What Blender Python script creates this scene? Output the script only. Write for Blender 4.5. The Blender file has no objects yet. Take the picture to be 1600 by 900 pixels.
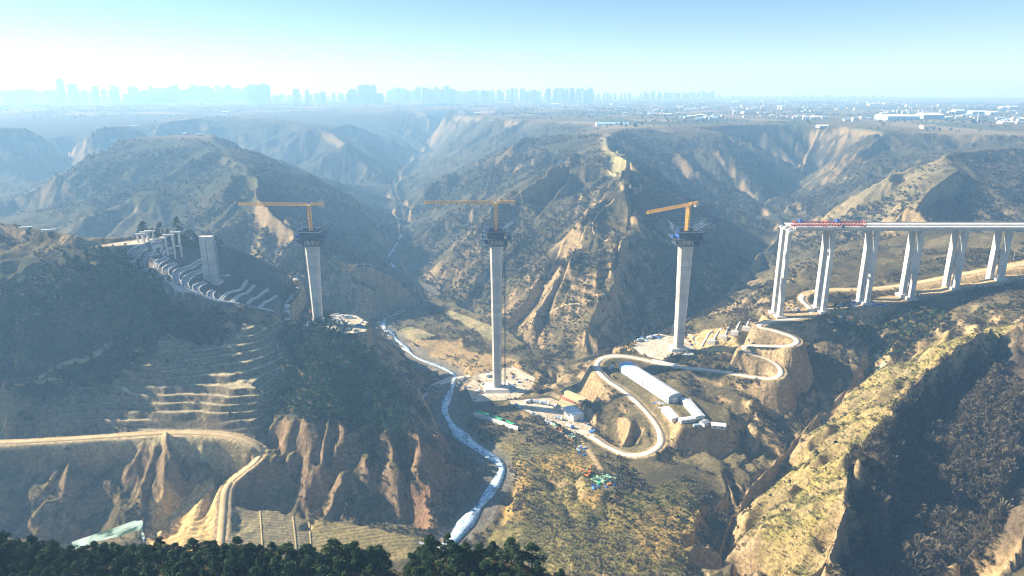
import bpy, bmesh, math, random
import numpy as np
from mathutils import Vector, Matrix

random.seed(7)
RNG = np.random.default_rng(11)
S = bpy.context.scene
COL = S.collection

# ------------------------------------------------------------------ camera, sky, sun, exposure
CAM_Z = 289.0
PITCH = math.atan(305.0 / 1067.0)
CP, SP = math.cos(PITCH), math.sin(PITCH)
cam_d = bpy.data.cameras.new("camera")
cam_d.sensor_width = 36.0
cam_d.lens = 36.0 * 1067.0 / 1600.0
cam_d.clip_start = 1.0
cam_d.clip_end = 60000.0
cam = bpy.data.objects.new("camera", cam_d)
COL.objects.link(cam)
cam.location = (0, 0, CAM_Z)
cam.rotation_euler = (math.pi / 2 - PITCH, 0, 0)
S.camera = cam

SUN_AZ = math.radians(76.0)      # to the left of the view direction (+Y)
SUN_EL = math.radians(29.0)
world = bpy.data.worlds.new("World")
S.world = world
world.use_nodes = True
wn = world.node_tree
sky = wn.nodes.new("ShaderNodeTexSky")
sky.sky_type = 'NISHITA'
sky.sun_disc = False
sky.sun_elevation = SUN_EL
sky.sun_rotation = -SUN_AZ
sky.altitude = 700
sky.air_density = 1.0
sky.dust_density = 0.05
sky.ozone_density = 2.5
wn.nodes["Background"].inputs[1].default_value = 0.050
hs = wn.nodes.new("ShaderNodeHueSaturation")
hs.inputs['Saturation'].default_value = 1.25
hs.inputs['Hue'].default_value = 0.51
wn.links.new(sky.outputs[0], hs.inputs['Color'])
wn.links.new(hs.outputs[0], wn.nodes["Background"].inputs[0])
sun_d = bpy.data.lights.new("sun", 'SUN')
sun_d.energy = 5.0
sun_d.angle = math.radians(0.5)
sun_d.color = (1.0, 0.91, 0.75)
sun = bpy.data.objects.new("sun", sun_d)
COL.objects.link(sun)
sdir = Vector((-math.sin(SUN_AZ) * math.cos(SUN_EL), math.cos(SUN_AZ) * math.cos(SUN_EL), math.sin(SUN_EL)))
sun.rotation_euler = sdir.to_track_quat('Z', 'Y').to_euler()
sun.location = sdir * 3000
S.view_settings.view_transform = 'Standard'
S.view_settings.look = 'None'
S.view_settings.gamma = 1.0
S.view_settings.exposure = 1.58
S.view_settings.use_curve_mapping = False
S.render.engine = 'CYCLES'
S.cycles.use_denoising = True
S.cycles.filter_width = 1.15
S.cycles.max_bounces = 6
S.cycles.diffuse_bounces = 3
S.cycles.volume_bounces = 3
S.cycles.transparent_max_bounces = 8
S.cycles.use_adaptive_sampling = True
S.cycles.adaptive_threshold = 0.006
HAZE_DENSITY = 0.00025
HAZE_COLOR = (0.33, 0.63, 1.0)
HAZE_ANISO = 0.16

# ------------------------------------------------------------------ reading the survey: photo pixel + height -> ground point
F = 1067.0
def at(px, py, z=None, Y=None):
    u = (px - 800.0) / F
    v = (py - 450.0) / F
    dx, dy, dz = u, CP - v * SP, -(SP + v * CP)
    t = (z - CAM_Z) / dz if Y is None else Y / dy
    return np.array((dx * t, dy * t, CAM_Z + dz * t))
def wcol(px, Y, z):
    """a point at distance Y, height z, in the picture column px"""
    zc = Y * CP + (CAM_Z - z) * SP
    return np.array(((px - 800.0) / F * zc, Y, z))
def smooth(a, b, x):
    t = np.clip((x - a) / (b - a), 0, 1)
    return t * t * (3 - 2 * t)

# ------------------------------------------------------------------ noise
def _h(ix, iy, s):
    ix = ix.astype(np.int64); iy = iy.astype(np.int64)
    n = (ix * 374761393 + iy * 668265263 + s * 974634533) & 0xffffffff
    n = ((n ^ (n >> 13)) * 1274126177) & 0xffffffff
    n = ((n ^ (n >> 16)) * 2246822519) & 0xffffffff
    return ((n ^ (n >> 15)) & 0xffff).astype(np.float32) / 65535.0
def vnoise(x, y, s=0):
    ix = np.floor(x); iy = np.floor(y)
    fx = (x - ix).astype(np.float32); fy = (y - iy).astype(np.float32)
    fx = fx * fx * fx * (fx * (fx * 6 - 15) + 10); fy = fy * fy * fy * (fy * (fy * 6 - 15) + 10)
    a = _h(ix, iy, s); b = _h(ix + 1, iy, s); c = _h(ix, iy + 1, s); d = _h(ix + 1, iy + 1, s)
    return (a + (b - a) * fx) * (1 - fy) + (c + (d - c) * fx) * fy
def fbm(x, y, o=4, s=0, g=0.5):
    t = 0; a = 1.0; n = 0
    for i in range(o):
        t = t + a * vnoise(x, y, s + i * 17); n += a
        x, y = 0.8 * x * 2 + 0.6 * y * 2 + 13.1, -0.6 * x * 2 + 0.8 * y * 2 + 7.7
        a *= g
    return t / n          # 0..1

# ------------------------------------------------------------------ terrain survey lines (px, py, z)  or ('w', px, Y, z)
def L(*pts):
    out = []
    for p in pts:
        if p[0] == 'w': out.append(wcol(*p[1:]))
        elif p[0] == 'x': out.append(np.array(p[1:], float))
        else: out.append(at(*p))
    return out
RIVER = L((690,860,-1),(712,838,0),(735,806,0),(758,780,0),(781,745,.3),(787,726,.4),(765,710,.6),(735,693,.8),(712,672,1),(700,655,1.2),(692,638,1.5),(700,612,1.8),
          (716,587,2),(690,572,2),(652,560,2.5),(638,547,2.6),(618,528,2.8),(593,504,3),(602,493,3),(640,480,3.5),(690,462,4),(664,444,4.5),(625,427,5),(604,403,5.5),
          (618,385,6),(628,365,7),(638,342,10),(626,312,15),(612,288,24),(628,264,34))
LINES = [
 RIVER,
 L((628,264,34),(660,235,44),(700,215,72),(735,197,112)),
 # valley flats right of the river
 L((820,612,6),(750,580,5),(700,545,5),(650,520,5),(640,500,5),(690,485,6)),
 L((860,590,10),(800,560,8),(760,530,7),(720,500,8)),
 L((820,640,5),(760,690,3),(800,720,4),(810,760,5),(800,820,6),(840,860,8),(900,890,12)),
 # foot of the middle hill
 L((665,447,8),(720,475,10),(790,502,12),(840,540,12),(885,560,12),(930,558,14)),
 # middle hill: crest C1, spur C3, ridge C2 and the hollows between
 L((955,213,196),(985,245,185),(1003,285,160),(1000,330,135),(970,380,108),(965,430,80),(950,480,52),(900,530,25)),
 L((930,226,188),(850,265,165),(780,310,125),(720,360,80),(680,410,35),(662,440,10)),
 L((900,240,172),(870,300,132),(800,370,86),(740,430,40),(720,468,14)),
 L((985,250,180),(930,320,138),(880,400,92),(845,470,48),(835,530,18)),
 L((940,280,152),(895,360,100),(840,450,46),(800,495,16)),
 L((900,204,196),(800,225,174),(720,260,124),(650,300,64),(638,330,18)),
 L((645,345,14),(720,300,88),(800,255,138),(850,240,163)),
 # shaded valley right of the middle hill
 L((930,558,14),(1000,528,20),(1080,500,28),(1150,470,35),(1195,420,42),(1210,380,47),(1212,345,52),(1205,320,55),(1240,290,62)),
 # plateau rim, right half
 L((955,213,196),(985,200,200),(1050,196,200),(1125,196,200)),
 L((1125,196,200),(1180,195,200),(1260,193,200),(1330,199,200),(1385,205,200),(1450,207,198),(1530,209,198),(1640,211,198),(1800,212,198)),
 L((1130,203,193),(1142,225,168),(1160,265,114),(1176,306,62)),
 L((1180,340,53),(1120,320,75),(1095,290,100),(1075,245,152)),
 L((1240,290,62),(1262,250,110),(1275,215,165)),
 # ridge D2, hollow, ridge D
 L((1385,206,199),(1368,226,178),(1310,261,124),(1250,311,60)),
 L((1250,331,55),(1320,290,108),(1400,251,150),(1500,233,168),(1620,228,180)),
 L((1222,352,55),(1290,318,115),(1380,271,164),(1480,240,190),(1600,231,195),(1750,230,195)),
 L(('w',1215,1013,50),('w',1300,960,66),('w',1450,930,88),('w',1600,930,104),('w',1800,930,110)),
 L((1400,330,140),(1450,290,160),(1500,262,176)),
 # right approach mass
 L((930,566,38),(1000,527,44),(1100,490,62),(1150,466,75),(1200,446,85),(1250,421,96),(1350,391,110),(1450,372,124),(1600,361,135),(1800,355,140)),
 L((1190,492,79),(1215,488,83),(1285,480,89),(1352,470,97),(1420,456,104),(1485,446,112),(1550,432,121),(1700,415,128)),
 L((1290,489,84),(1360,480,90),(1430,464,97),(1500,454,105),(1600,438,114)),
 # site hill
 L((930,572,38),(960,580,38),(1020,600,37),(1070,622,36),(1130,640,34)),
 L((1060,548,47),(1120,548,52),(1165,545,62),(1222,575,57),(1190,592,50),(1120,580,45),(1050,574,42)),
 L((1230,500,80),(1245,525,75),(1270,510,78)),
 L((1040,662,34),(1100,672,32),(1160,650,36)),
 L((1160,672,32),(1185,620,44),(1235,560,62)),
 L((930,685,12),(980,712,14),(1020,706,17),(1036,690,20),(1015,655,25),(985,625,29)),
 L((965,700,17),(990,665,25),(960,640,24),(930,660,15)),
 L((800,628,8),(850,645,9),(900,675,11)),
 L((800,595,7),(850,590,12),(900,580,24),(925,572,36)),
 L((870,605,14),(915,620,17),(950,600,28)),
 # cliff foot and low ground in front of the site hill
 L((880,705,9),(930,740,16),(960,765,17),(1030,760,18),(1090,735,18)),
 L((1100,700,22),(1130,730,20),(1150,780,16)),
 L((880,800,8),(950,830,13),(1030,850,17),(1080,830,20),(1100,790,20)),
 L((850,760,7),(880,745,12),(870,790,8)),
 L((900,895,13),(1000,905,20),(1080,905,22)),
 # ravine between site hill and right ridge
 L((1480,500,103),(1430,525,88),(1380,560,68),(1330,605,45),(1290,640,33),(1240,690,24),(1195,740,17),(1160,790,10),(1135,850,5),(1125,900,2)),
 # right ridge R1, tip, and the valley beyond
 L((1700,478,140),(1600,500,128),(1500,535,115),(1400,610,98),(1345,700,82),(1300,825,70),(1290,860,66)),
 L((1345,700,82),(1280,735,55),(1215,765,40),(1180,778,36)),
 L((1180,778,36),(1165,810,26),(1190,850,32),(1230,885,45)),
 L((1290,860,66),(1240,885,58),('x',120,270,50),('x',130,230,45)),
 L((1570,560,98),(1500,625,88),(1440,720,68),(1400,820,52),(1370,905,40)),
 L((1700,580,108),(1620,650,90),(1570,740,70),(1520,840,52),(1490,905,40)),
 L((1660,770,88),(1600,835,76),(1565,890,66),(1555,930,60)),
 # left mass A: back crest, lower edge of cut slope, forest slope
 L((-250,330,180),(-100,338,175),(0,345,170),(80,358,165),(140,369,160),(200,372,157),(260,363,155),(330,366,150),(400,396,125),(450,420,106),(480,440,92),(560,500,66)),
 L((140,386,152),(215,391,150),(260,430,133),(310,460,118),(360,477,105),(430,487,92)),
 L((230,380,151),(275,402,136),(331,440,112),(420,470,90)),
 L((0,400,152),(150,402,148)),
 L((-200,440,140),(0,450,135),(150,452,130)),
 L((-200,560,95),(0,550,95),(100,580,76),(160,590,68)),
 L((200,530,95),(330,495,105),(400,498,98)),
 L((160,590,68),(250,540,90),(400,500,97),(436,492,90)),
 L((60,640,52),(160,655,47),(300,665,45),(410,668,44)),
 L((240,605,64),(340,600,66),(420,596,68)),
 # bench road
 L((-200,700,36),(0,690,37),(100,685,38),(200,679,39),(270,676,39),(340,678,39),(380,686,37),(410,702,32)),
 L((-200,712,36),(0,702,36),(140,692,38),(205,676,44),(232,669,47),(262,674,45),(290,690,37),(385,708,30)),
 L((-200,850,6),(0,840,3),(85,845,0),(130,842,-4),(200,824,-4),(218,812,-3)),
 L((415,700,31),(385,730,24),(355,750,17),(348,800,7),(345,870,0)),
 L((300,752,14),(262,790,4),(236,815,-.6),(229,845,-.8),(226,880,-.5)),
 L((360,778,9),(410,784,8),(470,800,6),(480,870,1)),
 # spur B (left tall pier, conifers, cliffs)
 L((500,505,74),(540,500,74),(572,512,73),(530,520,74),(495,510,74)),
 L((436,492,90),(442,560,70),(425,640,48)),
 L((470,500,78),(520,570,64),(540,640,53)),
 L((575,515,71),(605,545,60),(650,590,38),(690,660,32)),
 L((420,652,46),(470,655,50),(520,657,51),(600,668,47),(650,685,40),(690,700,30)),
 L((655,640,4),(682,667,2.5),(725,703,2),(752,735,1.5),(748,765,1.2),(715,812,1),(700,826,1)),
 L((690,592,6),(662,616,5),(651,640,4)),
 L((590,520,50),(640,562,14),(695,583,8)),
 L((415,775,10),(470,795,7),(560,815,4),(650,824,3),(700,832,1)),
 L((500,758,20),(560,748,24),(610,735,27)),
 L((480,830,3),(600,862,2),(690,858,0)),
 # hill L2 and L3 (upper left)
 L((-120,335,60),(60,292,95),(100,265,140),(190,215,189),(330,208,192),(425,245,166),(520,286,125),(600,326,60),(630,350,12)),
 L((340,212,190),(400,300,150),(480,360,110),(560,410,74),(640,441,38),(690,456,12)),
 L((610,395,12),(570,362,48),(520,330,85)),
 L((200,300,130),(250,350,98)),
 L((20,345,45),(100,332,65)),
 L(('w',-150,950,55),('w',100,900,48),('w',250,850,48),('w',400,800,42),('w',520,800,14)),
 L(('w',-100,1500,50),('w',20,1550,58),('w',130,2200,70),('w',300,2350,75),('w',450,2200,48),('w',560,2000,28)),
 L((150,195,200),(330,182,200),(430,184,195),(500,200,167),(560,231,120),(610,262,62),(636,278,28)),
 L((545,190,180),(590,205,140),(640,225,85)),
 L((-100,200,195),(0,197,195),(150,195,200)),
 L((540,168,206),(620,172,200),(690,176,198),(740,181,198),(790,186,198),(900,191,200),(985,200,200)),
 L((760,186,197),(730,205,150),(700,225,100)),
 L(('w',-300,3000,200),('w',200,3700,203),('w',540,4600,206)),
 # tableland out to the horizon
 L(('w',500,5200,208),('w',800,3600,204),('w',1100,2700,203),('w',1700,2300,202)),
 L(('w',-1200,7000,212),('w',800,7000,212),('w',2800,7000,212)),
 L(('w',-1200,12500,232),('w',800,12500,232),('w',2800,12500,232)),
 # near hill with pines under the camera
 L(('x',-260,170,192),('x',-180,150,187),('x',-114,138,181),('x',-60,138,180),('x',-27,141,176),('x',-14,140,182),('x',4,138,182),('x',14,132,177)),
 L(('x',-200,30,190),('x',0,25,190),('x',60,30,180)),
 L(('x',-300,240,130),('x',-180,210,120),('x',-60,200,112),('x',0,200,105),('x',36,150,120),('x',60,90,120)),
 L(('x',-330,330,10),('x',-180,310,0),('x',-60,300,0),('x',20,290,2),('x',70,240,8),('x',110,170,20),('x',160,100,60)),
]

# ------------------------------------------------------------------ harmonic surface through the lines (log-polar grid)
A0, A1, R0, R1 = math.radians(-78), math.radians(78), 24.0, 14000.0
DA = math.radians(0.36)
NA = int((A1 - A0) / DA) + 1
NR = int(math.log(R1 / R0) / DA) + 1
def solve():
    cs = {}
    pts = []
    for ln in LINES:
        ln = np.array(ln)
        for a, b in zip(ln[:-1], ln[1:]):
            n = int(max(2, np.linalg.norm(b[:2] - a[:2]) / (0.004 * max(40, min(np.hypot(*a[:2]), np.hypot(*b[:2]))))))
            t = np.linspace(0, 1, n)[:, None]
            pts.append(a + (b - a) * t)
    pts = np.concatenate(pts)
    az = np.arctan2(pts[:, 0], pts[:, 1]); lr = np.log(np.hypot(pts[:, 0], pts[:, 1]) / R0)
    Z = None
    for lev in (16, 8, 4, 2, 1):
        d = DA * lev
        na = int((A1 - A0) / d) + 1; nr = int(math.log(R1 / R0) / d) + 1
        i = np.round(lr / d).astype(int); j = np.round((az - A0) / d).astype(int)
        ok = (i >= 0) & (i < nr) & (j >= 0) & (j < na)
        s = np.zeros((nr, na)); c = np.zeros((nr, na))
        np.add.at(s, (i[ok], j[ok]), pts[ok, 2]); np.add.at(c, (i[ok], j[ok]), 1)
        m = c > 0
        v = np.where(m, s / np.maximum(c, 1), 0)
        if Z is None:
            Z = np.full((nr, na), 120.0)
        else:
            gi = np.clip(np.arange(nr) / 2.0, 0, Z.shape[0] - 1.001); gj = np.clip(np.arange(na) / 2.0, 0, Z.shape[1] - 1.001)
            i0 = gi.astype(int); fi = (gi - i0)[:, None]; j0 = gj.astype(int); fj = (gj - j0)[None]
            Z = (Z[i0][:, j0] * (1 - fj) + Z[i0][:, j0 + 1] * fj) * (1 - fi) + (Z[i0 + 1][:, j0] * (1 - fj) + Z[i0 + 1][:, j0 + 1] * fj) * fi
        par = (np.add.outer(np.arange(nr), np.arange(na)) % 2) == 0
        free = ~m
        for k in range({16: 500, 8: 250, 4: 160, 2: 120, 1: 90}[lev]):
            for q in (par, ~par):
                P = np.pad(Z, 1, mode='edge')
                av = 0.25 * (P[:-2, 1:-1] + P[2:, 1:-1] + P[1:-1, :-2] + P[1:-1, 2:])
                w = q & free
                Z[w] += 1.6 * (av - Z)[w]
            Z[m] = v[m]
    # soften the creases a little
    for k in range(3):
        P = np.pad(Z, 1, mode='edge')
        Z = 0.5 * Z + 0.125 * (P[:-2, 1:-1] + P[2:, 1:-1] + P[1:-1, :-2] + P[1:-1, 2:])
    return Z
ZB = solve()

# ------------------------------------------------------------------ fine log-polar mesh of the ground
def axis(parts):
    out = []
    for a, b, d in parts:
        n = max(2, int(round((b - a) / d)))
        out.append(np.linspace(a, b, n, endpoint=False))
    out.append([parts[-1][1]])
    return np.concatenate(out)
rad = math.radians
QUAL = 1.0
AZ = axis([(rad(-77), rad(-44), 0.012), (rad(-44), rad(-38), 0.004), (rad(-38), rad(38), 0.00128 / QUAL), (rad(38), rad(44), 0.004), (rad(44), rad(77), 0.012)])
ln = math.log
LR = axis([(ln(26), ln(110), 0.012), (ln(110), ln(180), 0.006), (ln(180), ln(300), 0.01), (ln(300), ln(760), 0.0015 / QUAL), (ln(760), ln(1100), 0.0022 / QUAL),
           (ln(1100), ln(2100), 0.003 / QUAL), (ln(2100), ln(4500), 0.0055), (ln(4500), ln(13500), 0.012)])
AG, LG = np.meshgrid(AZ, LR)
GR = np.exp(LG)
GX = (GR * np.sin(AG)).astype(np.float32); GY = (GR * np.cos(AG)).astype(np.float32)
def cub(Z, gi, ax):
    n = Z.shape[ax]
    gi = np.clip(gi, 1, n - 2.001); i = gi.astype(int); f = gi - i
    w = [((1 - f) ** 3) / 6, (3 * f ** 3 - 6 * f ** 2 + 4) / 6, (-3 * f ** 3 + 3 * f ** 2 + 3 * f + 1) / 6, f ** 3 / 6]
    sh = [1, 1]; sh[ax] = len(gi)
    return sum(np.take(Z, np.clip(i + k - 1, 0, n - 1), axis=ax) * wk.reshape(sh) for k, wk in enumerate(w))
def base_at(x, y):
    gi = np.clip((np.log(np.hypot(x, y) / R0)) / DA, 1, NR - 2.01); gj = np.clip((np.arctan2(x, y) - A0) / DA, 1, NA - 2.01)
    i = gi.astype(np.int32); j = gj.astype(np.int32); f = (gi - i).astype(np.float32); g = (gj - j).astype(np.float32)
    wt = lambda f: [((1 - f) ** 3) / 6, (3 * f ** 3 - 6 * f ** 2 + 4) / 6, (-3 * f ** 3 + 3 * f ** 2 + 3 * f + 1) / 6, f ** 3 / 6]
    wi, wj = wt(f), wt(g); Zf = ZB.astype(np.float32); out = np.zeros(f.shape, np.float32)
    for a in range(4):
        ia = np.clip(i + a - 1, 0, NR - 1)
        for b in range(4): out += Zf[ia, np.clip(j + b - 1, 0, NA - 1)] * wi[a] * wj[b]
    return out
# the survey lines are straight between points; real crests and streams wander
WA = smooth(260, 380, GR) * 5.5 * (1 - .75 * smooth(560, 850, GR)); WB = 26 * smooth(650, 1200, GR)
wx_ = WA * ((fbm(GX / 62, GY / 62, 3, 901) - .5) * 2.4 + (fbm(GX / 19, GY / 19, 2, 921) - .5) * .8) + WB * (fbm(GX / 300, GY / 300, 2, 905) - .5) * 2.4
wy_ = WA * ((fbm(GX / 62, GY / 62, 3, 941) - .5) * 2.4 + (fbm(GX / 19, GY / 19, 2, 961) - .5) * .8) + WB * (fbm(GX / 300, GY / 300, 2, 945) - .5) * 2.4
H = base_at(GX + wx_, GY + wy_).astype(np.float32)
def gradxy(Z):
    dr, da = np.gradient(Z, LR, AZ)
    dr = dr / GR; da = da / GR
    s, c = np.sin(AG), np.cos(AG)
    return (dr * s + da * c).astype(np.float32), (dr * c - da * s).astype(np.float32)

def gullies(Z):
    """rills and gullies running down the slope (oriented cellular waves, four sizes)"""
    gx, gy = gradxy(Z)
    slope0 = np.hypot(gx, gy)
    out = np.zeros_like(Z); carve = np.zeros_like(Z)
    gx = gx.copy(); gy = gy.copy()
    for o, (wl, amp) in enumerate(((330, 0.10), (150, 0.13), (70, 0.12), (32, 0.10), (15, 0.08), (7.5, 0.06))):
        x = GX / wl + 0.35 * fbm(GX / wl, GY / wl, 2, 50 + o); y = GY / wl + 0.35 * fbm(GX / wl, GY / wl, 2, 80 + o)
        sl = np.hypot(gx, gy) + 1e-4
        sx, sy = -gy / sl, gx / sl
        ix = np.floor(x); iy = np.floor(y)
        hs = np.zeros_like(Z); ws = np.zeros_like(Z); dv = np.zeros_like(Z)
        for a in (-1, 0, 1):
            for b in (-1, 0, 1):
                qx = ix + a; qy = iy + b
                rx = qx + _h(qx, qy, 301 + o); ry = qy + _h(qx, qy, 401 + o)
                ddx = (x - rx).astype(np.float32); ddy = (y - ry).astype(np.float32)
                w = np.exp(-2.2 * (ddx * ddx + ddy * ddy))
                ph = (ddx * sx + ddy * sy) * 6.2831 * 1.05
                hs += w * (0.45 * np.cos(ph) + 0.55 * (1 - 2 * np.abs(np.sin(ph * 0.5)))); dv -= w * np.sin(ph); ws += w
        hs /= ws; dv /= ws
        far = smooth(0.25, 1.0, wl / (GR * 0.004)) * (smooth(800, 1400, GR) if wl > 300 else 1.0) * smooth(215, 300, GR)       # drop what the mesh cannot carry
        st = smooth(0.06, 0.38, slope0) * (0.5 + 0.5 * np.minimum(slope0, 1.0)) * far
        k = amp * wl * st
        out += (hs - 0.25) * k
        carve += hs * st * (0.5 ** o)
        gx += dv * 6.28 * amp * st * sx * 0.8; gy += dv * 6.28 * amp * st * sy * 0.8
    return out.astype(np.float32), carve
# ------------------------------------------------------------------ shape the ground: gullies, small relief, terraces, roads, pads
def seg_dist(PX, PY, line):
    """distance from each point to a polyline, and the line's height there"""
    best = np.full(PX.shape, 1e9, np.float32); hz = np.zeros(PX.shape, np.float32)
    for a, b in zip(line[:-1], line[1:]):
        d = b[:2] - a[:2]; l2 = float(d @ d) + 1e-9
        t = np.clip(((PX - a[0]) * d[0] + (PY - a[1]) * d[1]) / l2, 0, 1)
        q = np.hypot(PX - a[0] - t * d[0], PY - a[1] - t * d[1])
        m = q < best
        best[m] = q[m]; hz[m] = (a[2] + t * (b[2] - a[2]))[m]
    return best, hz
def smooth_line(pts, step=3.0, it=2):
    pts = [np.array(p, float) for p in pts]
    for k in range(it):                      # corner cutting
        q = [pts[0]]
        for a, b in zip(pts[:-1], pts[1:]): q += [0.75 * a + 0.25 * b, 0.25 * a + 0.75 * b]
        q.append(pts[-1]); pts = q
    out = [pts[0]]
    for a, b in zip(pts[:-1], pts[1:]):
        n = max(1, int(np.linalg.norm(b - a) / step))
        for k in range(1, n + 1): out.append(a + (b - a) * k / n)
    return np.array(out)
def window(line, pad):
    """rows and columns of the fine grid that hold a line and its margin"""
    line = np.asarray(line)
    a = np.arctan2(line[:, 0], line[:, 1]); r = np.hypot(line[:, 0], line[:, 1])
    pa = pad / r.min()
    j0, j1 = np.searchsorted(AZ, [a.min() - pa, a.max() + pa]); i0, i1 = np.searchsorted(LR, [ln(max(27, r.min() - pad)), ln(r.max() + pad)])
    return slice(max(0, i0 - 1), i1 + 1), slice(max(0, j0 - 1), j1 + 1)
def in_poly(PX, PY, poly):
    c = np.zeros(PX.shape, bool); n = len(poly)
    for k in range(n):
        x1, y1 = poly[k][:2]; x2, y2 = poly[(k + 1) % n][:2]
        m = ((y1 > PY) != (y2 > PY)) & (PX < (x2 - x1) * (PY - y1) / (y2 - y1 + 1e-12) + x1)
        c ^= m
    return c
def poly_dist(PX, PY, poly):
    """signed distance, negative inside"""
    ring = np.array(list(poly) + [poly[0]], float)
    if ring.shape[1] == 2: ring = np.c_[ring, np.zeros(len(ring))]
    d, _ = seg_dist(PX, PY, ring)
    return np.where(in_poly(PX, PY, poly), -d, d)

BASE = H.copy()
G, CARVE = gullies(H)
H = H + G
gx, gy = gradxy(BASE)
SLOPE0 = np.hypot(gx, gy)
near = 1 - smooth(900, 1800, GR)
H += (fbm(GX / 60, GY / 60, 3, 3) - .5) * 5 * smooth(.08, .4, SLOPE0)
H += (fbm(GX / 9, GY / 9, 3, 5) - .5) * 1.5 * near * smooth(.05, .3, SLOPE0)
H += (fbm(GX / 350, GY / 350, 4, 9) - .5) * 10 * smooth(1500, 3000, GR) * (1 - smooth(5000, 8000, GR))

# terraces: (polygon, step height, strength, tread share)
def px_poly(*p): return [at(*q)[:2] for q in p]
TERR = px_poly((20,655,48),(40,640,52),(110,590,70),(190,540,92),(260,510,99),(340,496,105),(434,492,92),(444,560,72),(425,606,68),(420,645,50),(400,672,43),(300,672,43),(120,672,43))
def terrace(poly, step, strength, soft=10.0, tread=0.3, seed=0):
    global H
    w = window(np.c_[np.array(poly), np.zeros(len(poly))], soft * 2)
    d = poly_dist(GX[w], GY[w], poly)
    m = (1 - smooth(-soft, soft * .3, d)) * strength
    z = H[w] + (fbm(GX[w] / 40, GY[w] / 40, 2, 61 + seed) - .5) * step * 0.5
    q = z / step; f = q - np.floor(q)
    zt = (np.floor(q) + smooth(tread, 1.0, f)) * step - step * 0.25
    H[w] = H[w] * (1 - m) + zt * m
    return w, m, f
SM = BASE.copy()
wT = window(np.c_[np.array(TERR), np.zeros(len(TERR))], 25)
dT = poly_dist(GX[wT], GY[wT], TERR)
mT = 1 - smooth(-12, 4, dT)
H[wT] = H[wT] * (1 - .85 * mT) + (BASE[wT] + (fbm(GX[wT] / 55, GY[wT] / 55, 3, 71) - .5) * 5) * .85 * mT
terrace(TERR, 4.6, 1.0, 7, 0.42)
# fainter old field terraces on the middle hill and the right-hand ridges
for poly, st, k in ((px_poly((905,300,140),(1000,300,155),(975,400,100),(950,480,50),(880,520,25),(860,430,80)), 9.0, .35),
                    (px_poly((940,225,190),(990,225,192),(1005,290,160),(935,300,145)), 12.0, .8),
                    (px_poly((1240,350,70),(1330,300,125),(1400,275,160),(1420,330,140),(1300,360,85)), 10.0, .35),
                    (px_poly((1350,270,130),(1440,235,165),(1450,260,160),(1380,300,115)), 14.0, .6)):
    terrace(poly, st, k, 25, 0.3, 3)
# terrace flats of the lower left fields and right valley
CUT = px_poly((140,386,153),(205,374,156),(290,372,150),(400,398,122),(440,425,104),(445,470,92),(430,489,91),(360,479,104),(310,462,117),(260,432,132),(215,392,149))
wC = window(np.c_[np.array(CUT), np.zeros(len(CUT))], 25)
dC = poly_dist(GX[wC], GY[wC], CUT); mC = 1 - smooth(-6, 3, dC)
H[wC] = H[wC] * (1 - mC) + BASE[wC] * mC


PAVE = np.zeros_like(H); DIRT = np.zeros_like(H); BARE = np.zeros_like(H)
def flatten(line, half, blend, target=None, amount=1.0, cov=None, edge=1.0):
    line = np.asarray(line, float)
    w = window(line, half + blend + 4)
    d, hz = seg_dist(GX[w], GY[w], line)
    m = (1 - smooth(half, half + blend, d)) * amount
    H[w] = H[w] * (1 - m) + hz * m
    if cov is not None: cov[w] = np.maximum(cov[w], 1 - smooth(half - edge * .5, half + edge, d))
def pad(poly, z, blend=8, cov=None):
    poly = np.array(poly)
    w = window(np.c_[poly[:, :2], np.zeros(len(poly))], blend + 6)
    d = poly_dist(GX[w], GY[w], poly)
    m = 1 - smooth(0.5, blend, d)
    H[w] = H[w] * (1 - m) + z * m
    if cov is not None: cov[w] = np.maximum(cov[w], 1 - smooth(-.8, .8, d))
# river bed
RV = smooth_line(RIVER, 4.0)
def river_half(y): return np.interp(y, [380, 470, 545, 580, 600, 680, 700, 780, 860, 960, 1000, 1400, 2600], [4.8, 4.2, 4.4, 3.4, 2.1, 1.6, 1.8, 3.8, 5, 3.0, 2.2, 1.5, 1.0])
for k in range(0, len(RV) - 1, 12):
    sg = RV[k:k + 13]; hw = float(river_half(sg[0][1]))
    if len(sg) > 1: flatten(sg - np.array((0, 0, 1.3)), hw + 1.2, 16 if sg[0][1] < 900 else 8)
# level ground
MID_PAD = px_poly((728,604,5),(742,586,5),(800,572,5),(836,590,5),(830,606,5),(806,624,5),(740,628,5))
pad(MID_PAD, 5.0, 7, BARE)
YARD = px_poly((796,626,8),(860,622,8),(905,640,8.5),(925,668,9),(932,690,10.5),(900,678,9),(850,654,8),(800,634,8))
pad(YARD, 8.2, 6, PAVE)
LEFT_PAD = px_poly((496,502,74),(520,490,74),(556,493,74),(576,504,74),(572,518,74),(540,522,74),(512,516,74))
pad(LEFT_PAD, 74.0, 5, BARE)
P3_PAD = px_poly((985,540,46),(1030,522,46),(1072,530,46),(1085,546,46),(1050,556,46),(1035,560,46),(1000,550,46))
pad(P3_PAD, 46.5, 6, BARE)
SHED_PAD = px_poly((950,570,38),(975,560,38),(1075,618,37),(1135,640,36),(1140,668,35),(1045,664,36),(1010,626,37))
pad(SHED_PAD, 36.8, 7)
RED_PAD = px_poly((914,742,17.5),(940,730,17.5),(982,742,17.5),(976,757,17.5),(940,766,17.5),(916,760,17.5))
pad(RED_PAD, 17.5, 8)
TOP_PAD = px_poly((142,386,154),(208,374,154.5),(262,368,154.5),(250,376,154),(205,384,153))
pad(TOP_PAD, 154.0, 6, BARE)
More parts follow.
